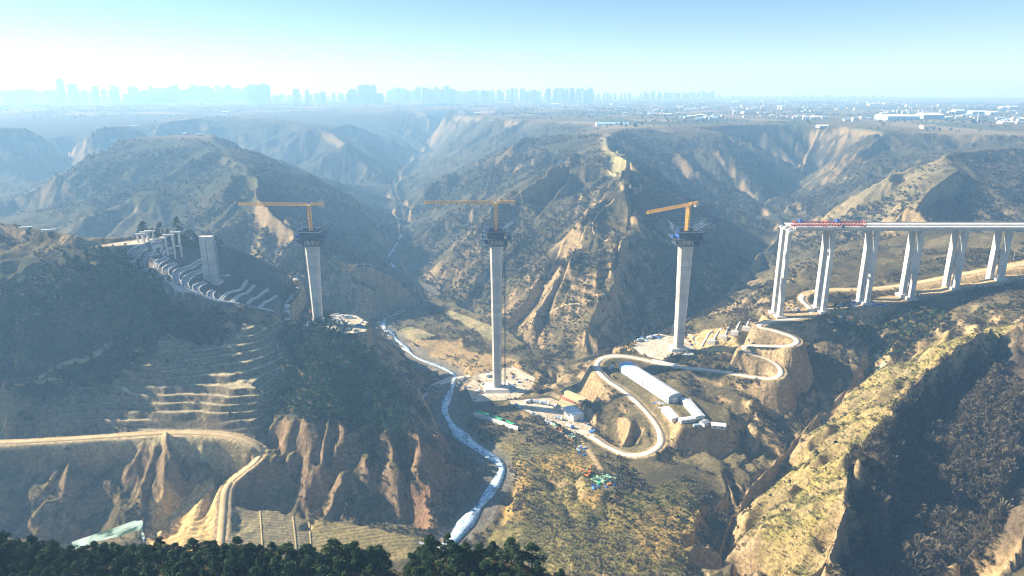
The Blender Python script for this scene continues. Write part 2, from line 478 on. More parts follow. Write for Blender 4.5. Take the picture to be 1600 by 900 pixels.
# roads
ROAD_MAIN = smooth_line([at(*p) for p in ((925,682,10),(952,700,12),(985,713,14.5),(1015,709,17),(1036,693,20),(1030,668,24),(1008,640,27),(978,612,31),(945,592,34),(930,572,37),(940,559,40),(965,555,42),
    (1000,560,43),(1050,573,44),(1120,579,47),(1180,590,51),(1215,592,55),(1224,578,58),(1205,562,61),(1165,550,65),(1162,539,69),(1205,541,73),(1240,541,76),(1250,530,78),(1215,517,79),(1182,511,80),
    (1195,503,81.5),(1240,499,83),(1270,494,85),(1268,482,88),(1250,468,91),(1258,458,93),(1300,452,96),(1350,452,100),(1400,448,104),(1450,440,108),(1510,428,115),(1570,418,122),(1640,408,128))], 2.5)
ROAD_HALF = 3.1
flatten(ROAD_MAIN[:int(len(ROAD_MAIN) * .72)], ROAD_HALF + 1.4, 12, cov=DIRT, edge=2.2)
flatten(ROAD_MAIN[int(len(ROAD_MAIN) * .72):], ROAD_HALF + 3.0, 12, cov=DIRT, edge=4)
ROAD_RIVER = smooth_line([at(*p) for p in ((735,588,6),(708,592,6),(680,602,6),(662,617,6),(654,636,5.5),(662,652,5))], 2.5)
flatten(ROAD_RIVER, 4.2, 8)
ROAD_BENCH = smooth_line([at(*p) for p in ((-60,690,37.5),(0,692,37.5),(100,687,38),(200,680,39),(270,676,39),(340,678,39),(385,687,37),(412,702,32),(400,722,26),(372,742,19),(352,760,14),(349,800,7),(345,845,1),(340,880,0))], 2.5)
flatten(ROAD_BENCH, 4.5, 8, cov=DIRT, edge=2.5)
ROAD_LEFT = smooth_line([at(*p) for p in ((450,500,79),(446,478,86),(462,460,92),(466,434,99),(440,420,106),(408,402,118))], 2.5)
flatten(ROAD_LEFT, 3.5, 7)
ROAD_DIRT = smooth_line([at(*p) for p in ((905,690,9.5),(925,710,13),(938,735,17.5))], 2.0)
flatten(ROAD_DIRT, 1.8, 4, cov=DIRT, edge=1.5)
# bench steps under the right-hand piers
PIER_X = [1222, 1291, 1359, 1426, 1494, 1562]
BENCH = np.array([at(*p) for p in ((1206,493,82.5),(1240,490,84),(1285,483,88),(1330,480,92),(1352,474,96),(1400,466,98),(1432,459,104),(1470,455,107),(1500,447,113),(1540,444,116),(1570,435,121),(1650,425,128))])
flatten(BENCH, 8, 7, cov=DIRT, edge=6)
H = H.astype(np.float32)

# ------------------------------------------------------------------ lookups on the finished ground
def ground(x, y):
    x = np.asarray(x, float); y = np.asarray(y, float)
    a = np.interp(np.arctan2(x, y), AZ, np.arange(len(AZ))); r = np.interp(np.log(np.maximum(np.hypot(x, y), 26.1)), LR, np.arange(len(LR)))
    i = np.minimum(r.astype(int), len(LR) - 2); j = np.minimum(a.astype(int), len(AZ) - 2); fi = r - i; fj = a - j
    return (H[i, j] * (1 - fj) + H[i, j + 1] * fj) * (1 - fi) + (H[i + 1, j] * (1 - fj) + H[i + 1, j + 1] * fj) * fi
def lookup(A, x, y):
    a = np.interp(np.arctan2(x, y), AZ, np.arange(len(AZ))); r = np.interp(np.log(np.maximum(np.hypot(x, y), 26.1)), LR, np.arange(len(LR)))
    return A[np.round(r).astype(int), np.round(a).astype(int)]
def hit(px, py, y0=60.0, y1=12000.0):
    """where the sight line of a surveyed pixel meets the ground"""
    d = at(px, py, Y=1000.0) - np.array((0, 0, CAM_Z))
    Y = np.exp(np.linspace(ln(y0), ln(y1), 5000))
    p = d[None] / d[1] * Y[:, None]
    below = (p[:, 2] + CAM_Z) < ground(p[:, 0], p[:, 1])
    k = int(np.argmax(below))
    if not below[k]: k = len(Y) - 1
    q = p[k] + np.array((0, 0, CAM_Z)); q[2] = ground(q[0], q[1])
    return q
# ------------------------------------------------------------------ land cover (ground colours, with shade painted into some slopes)
gx, gy = gradxy(H)
SLOPE = np.hypot(gx, gy)
def zone(poly, soft=8.0):
    """0..1 cover mask of a survey polygon given as ground points"""
    poly = np.array(poly)[:, :2]
    out = np.zeros_like(H)
    w = window(np.c_[poly, np.zeros(len(poly))], soft * 2)
    wob = (fbm(GX[w] / 14, GY[w] / 14, 3, 33) - .5) * soft * 2.2
    out[w] = 1 - smooth(-soft * .6, soft * .6, poly_dist(GX[w], GY[w], poly) + wob)
    return out
def zhit(pts, soft=8.0): return zone([hit(*p)[:2] for p in pts], soft)
Z_PINE_B = zone(px_poly((438,492,90),(500,508,74),(560,530,66),(612,572,55),(640,640,46),(655,680,42),(600,668,47),(520,657,51),(424,650,46),(440,600,58),(446,560,70)), 6)
Z_PINE_A = zone(px_poly((-60,385,158),(150,392,150),(215,395,149),(260,434,132),(310,465,117),(345,480,107),(330,497,106),(250,508,103),(190,535,98),(110,588,78),(-60,590,80)), 12)
Z_PINE_A2 = zone(px_poly((215,372,157),(260,358,156),(330,362,151),(400,392,126),(395,402,118),(300,374,150)), 8)
Z_TERR = zone(TERR, 6)
Z_R1 = zone(px_poly((1600,495,128),(1500,530,116),(1400,605,99),(1345,695,83),(1300,810,71),(1285,850,66),(1230,885,46),(1165,800,25),(1205,745,22),(1300,640,38),(1380,570,66),(1480,505,100)), 8)
Z_FIELD1 = zone(px_poly((235,790,2),(300,762,12),(345,752,16),(346,870,0),(228,870,-3)), 3)
Z_FIELD2 = zone(px_poly((352,782,8),(408,786,8),(478,806,5),(484,880,1),(350,880,1)), 2)
Z_FIELD3 = zone(px_poly((484,812,4),(560,822,3),(690,842,1),(700,862,0),(620,880,0),(486,880,1)), 3)
Z_FLAT1 = zone(px_poly((612,515,6),(640,508,6),(680,522,7),(650,532,6)), 2)
Z_FLAT2 = zone(px_poly((690,486,9),(705,482,10),(790,520,9),(765,530,8)), 2)
Z_FLAT3 = zone(px_poly((620,532,5),(720,528,7),(730,552,6),(660,556,5)), 3)
Z_EARTH = zone(px_poly((650,540,5),(740,550,6),(800,560,8),(840,590,8),(830,612,7),(720,600,5),(700,575,5)), 5)
Z_EARTH2 = zone(px_poly((1075,512,56),(1120,500,64),(1160,520,68),(1140,545,56),(1085,545,48)), 4)
Z_DIG = zone(px_poly((1425,440,104),(1500,420,114),(1650,400,128),(1650,425,127),(1560,436,121),(1480,452,110),(1420,462,101)), 5)
Z_RED = zone(px_poly((640,700,28),(650,760,12),(640,820,4),(710,815,1),(760,750,1.5),(725,700,4),(690,665,20),(660,650,26),(610,560,52),(640,562,20),(690,600,7),(660,640,10)), 10)
Z_GRASS = zone(px_poly((760,690,3),(850,700,8),(900,700,11),(960,770,17),(1090,750,20),(1100,800,20),(1070,900,20),(760,900,5),(780,800,5),(800,740,5)), 12)
Z_TOPF = zone(px_poly((945,214,197),(975,214,197),(990,232,190),(985,246,184),(940,246,180)), 8) + zone(px_poly((1385,236,186),(1430,232,188),(1530,226,192),(1520,240,188),(1420,246,172)), 14)
Z_BENCHF = zone(px_poly((-60,682,38),(200,672,42),(330,670,40),(400,690,36),(380,705,34),(290,698,36),(200,688,40),(-60,703,36)), 4)
Z_DRY = zone(px_poly((1230,345,60),(1290,316,116),(1380,268,166),(1480,238,191),(1470,262,176),(1400,330,140),(1330,352,90)), 20)
Z_CUT = zone(CUT, 3)

def C(r, g, b): return np.array((r, g, b), np.float32)
def mix(a, b, m): return a + (b - a) * m[..., None]
n1 = fbm(GX / 70, GY / 70, 4, 101); n2 = fbm(GX / 14, GY / 14, 4, 111); n3 = fbm(GX / 4.0, GY / 4.0, 3, 121); n4 = fbm(GX / 240, GY / 240, 3, 131)
alb = mix(np.broadcast_to(C(.078, .064, .034), H.shape + (3,)).copy(), C(.125, .102, .050), smooth(.35, .65, n1))
alb = mix(alb, C(.062, .056, .036), smooth(.48, .72, n2) * .8)
alb = mix(alb, C(.20, .165, .085), smooth(.5, .75, fbm(GX / 25, GY / 25, 4, 141)) * .6 * (1 - smooth(.35, .8, SLOPE)))
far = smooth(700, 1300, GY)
alb = mix(alb, C(.050, .052, .036), far * .75)  # far slopes darkened in colour, standing in for shade on their faces
# bare loess where the ground is steep or freshly slipped
cl = smooth(1.0, 1.6, SLOPE + (n2 - .5) * 1.2 + (n1 - .5) * .9)
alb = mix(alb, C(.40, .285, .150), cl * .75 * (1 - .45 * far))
alb = mix(alb, C(.31, .235, .135), smooth(.62, .75, fbm(GX / 45, GY / 45, 5, 151)) * smooth(.45, .8, SLOPE) * .7 * (1 - .5 * far))
# crests that the grass leaves bare; rills darkened, relief shade put into the colour
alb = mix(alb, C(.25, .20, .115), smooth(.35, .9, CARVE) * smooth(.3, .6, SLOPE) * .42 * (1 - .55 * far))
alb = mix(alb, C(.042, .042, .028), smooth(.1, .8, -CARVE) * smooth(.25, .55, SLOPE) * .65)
alb = mix(alb, mix(np.broadcast_to(C(.27, .225, .075), H.shape + (3,)), C(.15, .14, .05), smooth(.4, .62, n2)), np.clip(Z_R1 + Z_GRASS * .75, 0, 1) * .9 * (1 - cl * .45))
alb = mix(alb, C(.36, .23, .075), Z_GRASS * smooth(.5, .72, fbm(GX / 30, GY / 30, 3, 161)) * .6)
alb = mix(alb, C(.25, .21, .115), Z_DRY * .7)
Z_BROWN = zone(px_poly((-60,700,36),(300,690,38),(415,640,48),(520,655,51),(640,665,44),(700,705,26),(700,835,0),(400,800,6),(300,800,0),(-60,850,0)), 8)
alb = mix(alb, C(.165, .115, .072), Z_BROWN * cl * .75)
Z_L2 = zone(px_poly((-60,310,110),(100,268,149),(190,218,188),(335,212,191),(425,248,165),(520,288,124),(600,328,58),(625,352,14),(600,400,12),(560,412,72),(480,362,109),(380,330,120),(250,330,110),(100,335,88)), 30)
alb = mix(alb, C(.040, .050, .030), Z_L2 * smooth(.30, .55, fbm(GX / 60, GY / 60, 4, 163)) * .8)
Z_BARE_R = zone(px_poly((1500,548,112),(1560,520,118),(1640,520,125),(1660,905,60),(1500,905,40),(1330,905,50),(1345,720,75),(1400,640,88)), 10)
alb = mix(alb, C(.070, .056, .040), Z_BARE_R * .85)  # brown brush ground, darkened further so the slope's shade sits in the colour
alb = mix(alb, C(.052, .056, .034), np.clip(Z_PINE_A + Z_PINE_A2 + Z_PINE_B, 0, 1) * .85)
alb = mix(alb, C(.175, .148, .095), Z_TERR * .75)
alb = mix(alb, C(.44, .37, .22), Z_TERR * (1 - smooth(.2, .5, SLOPE)) * .75)
alb = mix(alb, C(.23, .135, .080), Z_RED * .8 * smooth(.3, .6, fbm(GX / 22, GY / 22, 3, 171) + .12))
alb = mix(alb, C(.10, .095, .085), Z_CUT * .85)
row = lambda ang, wl: .5 + .5 * np.sin((GX * math.cos(ang) + GY * math.sin(ang)) * 6.2831 / wl + 3 * n2)
alb = mix(alb, mix(np.broadcast_to(C(.56, .40, .17), H.shape + (3,)), C(.34, .235, .10), row(1.9, 5.2) * smooth(.3, .6, n3)), Z_FIELD1 * .95)
alb = mix(alb, mix(np.broadcast_to(C(.22, .185, .10), H.shape + (3,)), C(.13, .115, .07), row(1.45, 2.6)), Z_FIELD2 * .95)
alb = mix(alb, mix(np.broadcast_to(C(.27, .215, .09), H.shape + (3,)), C(.15, .13, .06), row(1.8, 3.4) * smooth(.35, .6, n2)), Z_FIELD3 * .95)
alb = mix(alb, mix(np.broadcast_to(C(.34, .28, .14), H.shape + (3,)), C(.22, .20, .10), smooth(.4, .6, n2)), np.clip(Z_FLAT1 + Z_FLAT2 + Z_TOPF, 0, 1) * .9)
alb = mix(alb, C(.37, .26, .12), np.clip(Z_FLAT3 + Z_EARTH, 0, 1) * smooth(.3, .55, n2 + .1) * .8)
alb = mix(alb, C(.50, .37, .17), np.clip(Z_EARTH2 + Z_DIG, 0, 1) * .9)
alb = mix(alb, C(.44, .37, .20), Z_BENCHF * .85)
dt = mix(np.broadcast_to(C(.50, .375, .20), H.shape + (3,)), C(.38, .28, .15), smooth(.35, .65, n3))
alb = mix(alb, dt, DIRT * .9)
alb = mix(alb, mix(np.broadcast_to(C(.60, .53, .40), H.shape + (3,)), C(.48, .41, .29), smooth(.4, .65, n2)), np.clip(BARE + PAVE, 0, 1) * .92)
# stony river banks
dR, _ = seg_dist(GX, GY, RV[::6])
alb = mix(alb, C(.17, .155, .125), (1 - smooth(9, 17, dR + (n2 - .5) * 8)) * (1 - far) * .85)
# small fields on the tableland
fx = np.floor(GX / 130 + .25 * np.sin(GY / 400)); fy = np.floor(GY / 210 + .3 * np.sin(GX / 300))
fc = _h(fx, fy, 7); fd = _h(fx, fy, 8)
fld = mix(mix(np.broadcast_to(C(.14, .115, .075), H.shape + (3,)), C(.23, .19, .13), smooth(.55, .7, fc)), C(.07, .085, .05), smooth(.6, .7, fd))
plain = smooth(183, 195, BASE) * (1 - smooth(.08, .2, SLOPE0)) * smooth(1000, 1300, GY)
alb = mix(alb, fld, plain * .85)
alb *= (0.80 + 0.40 * n3)[..., None] * (0.88 + .24 * n4)[..., None]

# scrub and bare woods that roughen the slopes
WOOD = smooth(.36, .58, fbm(GX / 55, GY / 55, 4, 181)) * np.maximum(smooth(.2, .45, SLOPE0), smooth(1200, 1500, GR) * smooth(.05, .18, SLOPE0)) * (1 - cl)
alb *= (1 - .35 * WOOD * smooth(1000, 1500, GR))[..., None]  # far woods darkened again, part of the hills' shade put into the colour
WOOD *= 1 - np.clip(Z_TERR + Z_CUT + Z_R1 * .8 + Z_FIELD1 + Z_FIELD2 + Z_FIELD3 + Z_EARTH + Z_GRASS * .9 + PAVE + BARE + DIRT + Z_TOPF, 0, 1)
wmid = smooth(620, 800, GR) * (1 - smooth(2600, 3600, GR))
H += WOOD * wmid * (np.abs(fbm(GX / 7, GY / 7, 2, 191) - .5) * -10 + 2.5 + smooth(1100, 1500, GR) * (np.abs(fbm(GX / 14, GY / 14, 2, 193) - .5) * -16 + 3))
H += wmid * (fbm(GX / 16, GY / 16, 3, 195) - .5) * 3.0 * smooth(.15, .4, SLOPE0)

# ------------------------------------------------------------------ materials
def new_mat(name, color=(.5, .5, .5), rough=.8, metal=0.0, spec=.3):
    m = bpy.data.materials.new(name); m.use_nodes = True
    b = m.node_tree.nodes['Principled BSDF']
    b.inputs['Base Color'].default_value = (*color, 1)
    b.inputs['Roughness'].default_value = rough
    b.inputs['Metallic'].default_value = metal
    b.inputs['Specular IOR Level'].default_value = spec
    return m
def worn(name, color, color2, scale=.3, rough=.8, stretch=(1, 1, 1), metal=0.0, bump=0.0, detail=6, lifts=0.0):
    """procedural paint / concrete / earth: two tones mixed by stretched noise"""
    m = new_mat(name, color, rough, metal); t = m.node_tree; b = t.nodes['Principled BSDF']
    tc = t.nodes.new('ShaderNodeTexCoord'); mp = t.nodes.new('ShaderNodeMapping'); nz = t.nodes.new('ShaderNodeTexNoise'); rp = t.nodes.new('ShaderNodeValToRGB')
    mp.inputs['Scale'].default_value = stretch
    nz.inputs['Scale'].default_value = scale; nz.inputs['Detail'].default_value = detail
    rp.color_ramp.elements[0].position = .38; rp.color_ramp.elements[0].color = (*color, 1)
    rp.color_ramp.elements[1].position = .66; rp.color_ramp.elements[1].color = (*color2, 1)
    t.links.new(tc.outputs['Object'], mp.inputs[0]); t.links.new(mp.outputs[0], nz.inputs['Vector'])
    t.links.new(nz.outputs['Fac'], rp.inputs[0]); t.links.new(rp.outputs[0], b.inputs['Base Color'])
    if lifts:                         # pour joints: a darker line every few metres and each lift a little different
        sx = t.nodes.new('ShaderNodeSeparateXYZ'); t.links.new(tc.outputs['Object'], sx.inputs[0])
        dv = t.nodes.new('ShaderNodeMath'); dv.operation = 'DIVIDE'; dv.inputs[1].default_value = lifts; t.links.new(sx.outputs['Z'], dv.inputs[0])
        fr = t.nodes.new('ShaderNodeMath'); fr.operation = 'FRACT'; t.links.new(dv.outputs[0], fr.inputs[0])
        fl = t.nodes.new('ShaderNodeMath'); fl.operation = 'FLOOR'; t.links.new(dv.outputs[0], fl.inputs[0])
        wn_ = t.nodes.new('ShaderNodeTexWhiteNoise'); wn_.noise_dimensions = '1D'; t.links.new(fl.outputs[0], wn_.inputs['W'])
        a1 = t.nodes.new('ShaderNodeMapRange'); a1.inputs[1].default_value = 0; a1.inputs[2].default_value = .07; a1.inputs[3].default_value = .8; a1.inputs[4].default_value = 1.0; t.links.new(fr.outputs[0], a1.inputs[0])
        a2 = t.nodes.new('ShaderNodeMapRange'); a2.inputs[3].default_value = .86; a2.inputs[4].default_value = 1.08; t.links.new(wn_.outputs['Value'], a2.inputs[0])
        ml = t.nodes.new('ShaderNodeMath'); ml.operation = 'MULTIPLY'; t.links.new(a1.outputs[0], ml.inputs[0]); t.links.new(a2.outputs[0], ml.inputs[1])
        vs = t.nodes.new('ShaderNodeVectorMath'); vs.operation = 'SCALE'; t.links.new(rp.outputs[0], vs.inputs[0]); t.links.new(ml.outputs[0], vs.inputs['Scale']); t.links.new(vs.outputs[0], b.inputs['Base Color'])
    if bump:
        bp = t.nodes.new('ShaderNodeBump'); bp.inputs['Distance'].default_value = bump; bp.inputs['Strength'].default_value = .6
        t.links.new(nz.outputs['Fac'], bp.inputs['Height']); t.links.new(bp.outputs[0], b.inputs['Normal'])
    return m
def ground_mat():
    m = new_mat('ground cover', rough=1.0, spec=.05); t = m.node_tree; b = t.nodes['Principled BSDF']
    at_ = t.nodes.new('ShaderNodeAttribute'); at_.attribute_name = 'cover'
    tc = t.nodes.new('ShaderNodeTexCoord')
    def nz(s, d):
        n = t.nodes.new('ShaderNodeTexNoise'); n.inputs['Scale'].default_value = s; n.inputs['Detail'].default_value = d
        n.inputs['Roughness'].default_value = .65
        t.links.new(tc.outputs['Object'], n.inputs['Vector']); return n
    a = nz(.45, 6); c = nz(.08, 5)
    mr = t.nodes.new('ShaderNodeMapRange'); mr.inputs[1].default_value = .3; mr.inputs[2].default_value = .7; mr.inputs[3].default_value = .45; mr.inputs[4].default_value = 1.5
    t.links.new(a.outputs['Fac'], mr.inputs[0])
    mu = t.nodes.new('ShaderNodeVectorMath'); mu.operation = 'SCALE'
    t.links.new(at_.outputs['Color'], mu.inputs[0]); t.links.new(mr.outputs[0], mu.inputs['Scale'])
    t.links.new(mu.outputs[0], b.inputs['Base Color'])
    bp = t.nodes.new('ShaderNodeBump'); bp.inputs['Distance'].default_value = 1.1; bp.inputs['Strength'].default_value = .75
    t.links.new(a.outputs['Fac'], bp.inputs['Height'])
    b2 = t.nodes.new('ShaderNodeBump'); b2.inputs['Distance'].default_value = 3.0; b2.inputs['Strength'].default_value = .4
    t.links.new(c.outputs['Fac'], b2.inputs['Height']); t.links.new(bp.outputs[0], b2.inputs['Normal'])
    t.links.new(b2.outputs[0], b.inputs['Normal'])
    return m
def fast_mesh(name, verts, faces):
    """faces: (n,3) or (n,4) array"""
    verts = np.ascontiguousarray(verts, np.float32); faces = np.ascontiguousarray(faces, np.int32)
    me = bpy.data.meshes.new(name); n, k = faces.shape
    me.vertices.add(len(verts)); me.vertices.foreach_set('co', verts.ravel())
    me.loops.add(n * k); me.loops.foreach_set('vertex_index', faces.ravel())
    me.polygons.add(n); me.polygons.foreach_set('loop_start', np.arange(0, n * k, k, dtype=np.int32))
    me.update(calc_edges=True)
    return me
def link(name, me, mat=None, parent=None, loc=None):
    o = bpy.data.objects.new(name, me)
    COL.objects.link(o)
    if mat is not None and len(me.materials) == 0: me.materials.append(mat)
    if parent is not None: o.parent = parent
    if loc is not None: o.location = loc
    return o
def structure(o): o['kind'] = 'structure'; return o
def stuff(o, label=None):
    o['kind'] = 'stuff'
    if label: o['label'] = label
    return o

nr_, na_ = H.shape
idx = np.arange(nr_ * na_).reshape(nr_, na_)
me = fast_mesh('terrain', np.stack([GX.ravel(), GY.ravel(), H.ravel()], 1),
               np.stack([idx[:-1, :-1], idx[:-1, 1:], idx[1:, 1:], idx[1:, :-1]], -1).reshape(-1, 4))
ca = me.color_attributes.new('cover', 'FLOAT_COLOR', 'POINT')
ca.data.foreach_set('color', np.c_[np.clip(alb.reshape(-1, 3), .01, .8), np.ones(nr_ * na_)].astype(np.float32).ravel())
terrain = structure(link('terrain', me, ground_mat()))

# haze: one closed box of even air round the whole place
hz = bpy.data.meshes.new('haze'); bm = bmesh.new()
bmesh.ops.create_cube(bm, size=1.0, matrix=Matrix.Translation((0, 6800, 205)) @ Matrix.Diagonal((30000, 16000, 490, 1)))
bm.to_mesh(hz); bm.free()
mh = bpy.data.materials.new('haze air'); mh.use_nodes = True; t = mh.node_tree
t.nodes.remove(t.nodes['Principled BSDF'])
pv = t.nodes.new('ShaderNodeVolumePrincipled')
pv.inputs['Color'].default_value = (*HAZE_COLOR, 1); pv.inputs['Density'].default_value = HAZE_DENSITY; pv.inputs['Absorption Color'].default_value = (.45, .45, .45, 1)   # clear air only scatters, blue most
pv.inputs['Anisotropy'].default_value = HAZE_ANISO
t.links.new(pv.outputs[0], t.nodes['Material Output'].inputs['Volume'])
haze = link('haze', hz, mh); stuff(haze, 'pale blue haze lying over the hills and plain')
# ------------------------------------------------------------------ mesh helpers for objects
class MB:
    """collects boxes, bars, prisms and tubes for ONE mesh object"""
    def __init__(s): s.v = []; s.f = []; s.mi = []
    def add(s, vs, fs, mi=0):
        n = len(s.v); s.v += [tuple(map(float, p)) for p in vs]
        s.f += [tuple(n + i for i in f) for f in fs]; s.mi += [mi] * len(fs)
    def box(s, c, d, rz=0.0, mi=0, taper=1.0, ty=None):
        x, y, z = d[0] / 2, d[1] / 2, d[2] / 2; k = taper; ky = taper if ty is None else ty
        vs = [(-x, -y, -z), (x, -y, -z), (x, y, -z), (-x, y, -z), (-x * k, -y * ky, z), (x * k, -y * ky, z), (x * k, y * ky, z), (-x * k, y * ky, z)]
        ca, sa = math.cos(rz), math.sin(rz)
        vs = [(c[0] + a * ca - b * sa, c[1] + a * sa + b * ca, c[2] + e) for a, b, e in vs]
        s.add(vs, [(3, 2, 1, 0), (4, 5, 6, 7), (0, 1, 5, 4), (1, 2, 6, 5), (2, 3, 7, 6), (3, 0, 4, 7)], mi)
    def bar(s, a, b, w, h=None, mi=0):
        a = Vector(a); b = Vector(b); d = (b - a)
        if d.length < 1e-6: return
        d.normalize(); h = w if h is None else h
        u = d.cross(Vector((0, 0, 1)))
        if u.length < 1e-3: u = Vector((1, 0, 0))
        u.normalize(); t = u.cross(d)
        vs = []
        for p in (a, b):
            for i, j in ((-1, -1), (1, -1), (1, 1), (-1, 1)): vs.append(p + u * i * w / 2 + t * j * h / 2)
        s.add(vs, [(3, 2, 1, 0), (4, 5, 6, 7), (0, 1, 5, 4), (1, 2, 6, 5), (2, 3, 7, 6), (3, 0, 4, 7)], mi)
    def loft(s, rings, mi=0, cap=True):
        n = len(rings[0]); base = len(s.v)
        vs = [p for r in rings for p in r]; fs = []
        for k in range(len(rings) - 1):
            for i in range(n): fs.append((k * n + i, k * n + (i + 1) % n, (k + 1) * n + (i + 1) % n, (k + 1) * n + i))
        if cap: fs.append(tuple(range(n))[::-1]); fs.append(tuple((len(rings) - 1) * n + i for i in range(n)))
        s.add(vs, fs, mi)
    def cyl(s, a, b, r, n=10, r2=None, mi=0):
        a = Vector(a); b = Vector(b); d = (b - a).normalized()
        u = d.orthogonal().normalized(); t = d.cross(u); r2 = r if r2 is None else r2
        s.loft([[p + (u * math.cos(6.2832 * i / n) + t * math.sin(6.2832 * i / n)) * q for i in range(n)] for p, q in ((a, r), (b, r2))], mi)
    def build(s, name, mats, parent=None, loc=None):
        me = bpy.data.meshes.new(name); me.from_pydata(s.v, [], s.f)
        for m in (mats if isinstance(mats, (list, tuple)) else [mats]): me.materials.append(m)
        if any(s.mi): me.polygons.foreach_set('material_index', s.mi)
        me.update()
        return link(name, me, None, parent, loc)
def tag(o, label, cat, group=None):
    o['label'] = label; o['category'] = cat
    if group: o['group'] = group
    return o
def thing(name, label, cat, loc=(0, 0, 0), rz=0.0, group=None):
    o = bpy.data.objects.new(name, None); COL.objects.link(o)
    o.location = loc; o.rotation_euler = (0, 0, rz); o.empty_display_size = 2
    return tag(o, label, cat, group)
def kids(o): return [c for c in bpy.data.objects if c.parent == o]
def dup(o, loc, rz=0.0, label=None, group=None, ch=None):
    r = o.copy(); COL.objects.link(r); r.location = loc; r.rotation_euler = (0, 0, rz)
    if label: r['label'] = label
    if group: r['group'] = group
    for c in (ch if ch is not None else kids(o)):
        d = c.copy(); COL.objects.link(d); d.parent = r
        for g in kids(c):
            e = g.copy(); COL.objects.link(e); e.parent = d
    return r
def ribbon(name, line, half, mat, lift=0.25, drape=False, crown=0.0, skirt=0.6):
    """a paved strip with thickness along a ground line"""
    line = np.asarray(line, float); d = np.gradient(line[:, :2], axis=0); d /= np.linalg.norm(d, axis=1)[:, None] + 1e-9
    nrm = np.stack([d[:, 1], -d[:, 0]], 1); half = np.broadcast_to(half, (len(line),))
    rows = []
    for k, (s_, dz) in enumerate(((-1, -skirt), (-1, 0), (0, crown), (1, 0), (1, -skirt))):
        p = line[:, :2] + nrm * (half * s_)[:, None]
        z = (ground(p[:, 0], p[:, 1]) if drape else line[:, 2]) + lift + dz
        rows.append(np.c_[p, z])
    v = np.stack(rows, 1); n = len(line); v = v.reshape(-1, 3); f = []
    for i in range(n - 1):
        for k in range(4): f.append((i * 5 + k, i * 5 + k + 1, (i + 1) * 5 + k + 1, (i + 1) * 5 + k))
    return link(name, fast_mesh(name, v, np.array(f)[:, ::-1]), mat)

M = {}
M['concrete'] = worn('weathered concrete', (.60, .57, .51), (.44, .42, .38), .14, .85, (1, 1, .22), bump=.03, lifts=4.5)
M['concrete_new'] = worn('fresh pale concrete', (.64, .61, .55), (.50, .48, .43), .15, .8, (1, 1, .3))
M['road'] = worn('pale concrete road', (.68, .61, .48), (.52, .45, .33), .22, .9, bump=.1)
M['dirt'] = worn('packed earth', (.52, .40, .22), (.40, .29, .15), .15, .95)
M['yellow'] = worn('crane yellow paint', (.78, .47, .10), (.58, .34, .07), .4, .5)
M['red'] = worn('red painted steel', (.50, .06, .03), (.36, .05, .03), .5, .5)
M['blue'] = worn('blue painted steel', (.04, .12, .42), (.03, .09, .28), .6, .5)
M['dark_steel'] = worn('dark formwork steel', (.05, .07, .10), (.10, .12, .15), .8, .55, metal=.3)
M['white_paint'] = worn('white sheet metal', (.72, .73, .73), (.58, .60, .60), .2, .5)
M['blue_sheet'] = worn('pale blue sheet metal', (.30, .52, .72), (.25, .44, .62), .2, .5)
M['grey_sheet'] = worn('grey blue sheet wall', (.30, .40, .50), (.24, .32, .40), .3, .6)
M['glass'] = new_mat('dark window', (.03, .04, .05), .15, 0, .5)
M['green_net'] = worn('green dust net', (.05, .42, .20), (.04, .30, .15), .8, .9)
M['orange'] = worn('orange machine paint', (.75, .22, .03), (.55, .16, .03), .6, .5)
M['tarp_green'] = worn('pale green tarpaulin', (.38, .58, .40), (.22, .45, .28), .5, .7)
M['tarp_blue'] = worn('blue tarpaulin', (.06, .22, .55), (.05, .16, .40), .7, .6)
M['timber'] = worn('sawn timber', (.42, .28, .15), (.30, .20, .11), .9, .8)
M['rust'] = worn('rusty rebar', (.26, .12, .06), (.18, .09, .05), 1.2, .8)
M['rubber'] = new_mat('black rubber', (.02, .02, .02), .8)
M['bark'] = worn('bark', (.07, .05, .035), (.04, .03, .022), 2.0, .95)
M['redsign'] = worn('red sign board', (.62, .05, .03), (.50, .05, .03), .5, .5)
M['roof_dark'] = worn('grey roof sheet', (.30, .33, .36), (.24, .26, .28), .3, .6)

# ------------------------------------------------------------------ water and roads
def river_mat():
    m = new_mat('half frozen river', (.3, .5, .65), .25, 0, .5); t = m.node_tree; b = t.nodes['Principled BSDF']
    tc = t.nodes.new('ShaderNodeTexCoord'); mp = t.nodes.new('ShaderNodeMapping'); mp.inputs['Scale'].default_value = (1, .6, 1)
    n = t.nodes.new('ShaderNodeTexNoise'); n.inputs['Scale'].default_value = .26; n.inputs['Detail'].default_value = 6; n.inputs['Distortion'].default_value = 1.2
    r = t.nodes.new('ShaderNodeValToRGB'); e = r.color_ramp.elements
    e[0].position = .34; e[0].color = (.13, .17, .17, 1); e[1].position = .66; e[1].color = (.74, .81, .84, 1)
    x = r.color_ramp.elements.new(.46); x.color = (.34, .52, .64, 1)
    q = t.nodes.new('ShaderNodeMapRange'); q.inputs[1].default_value = .4; q.inputs[2].default_value = .6; q.inputs[3].default_value = .12; q.inputs[4].default_value = .6
    t.links.new(tc.outputs['Object'], mp.inputs[0]); t.links.new(mp.outputs[0], n.inputs['Vector']); t.links.new(n.outputs['Fac'], r.inputs[0]); t.links.new(r.outputs[0], b.inputs['Base Color'])
    t.links.new(n.outputs['Fac'], q.inputs[0]); t.links.new(q.outputs[0], b.inputs['Roughness'])
    return m
M['river'] = river_mat()
rv = RV.copy(); rv[:, 2] = np.minimum.accumulate(rv[::-1, 2])[::-1]
wob = 1 + .8 * (fbm(np.arange(len(rv)) / 4.0, np.zeros(len(rv)), 2, 5) - .5) * 2
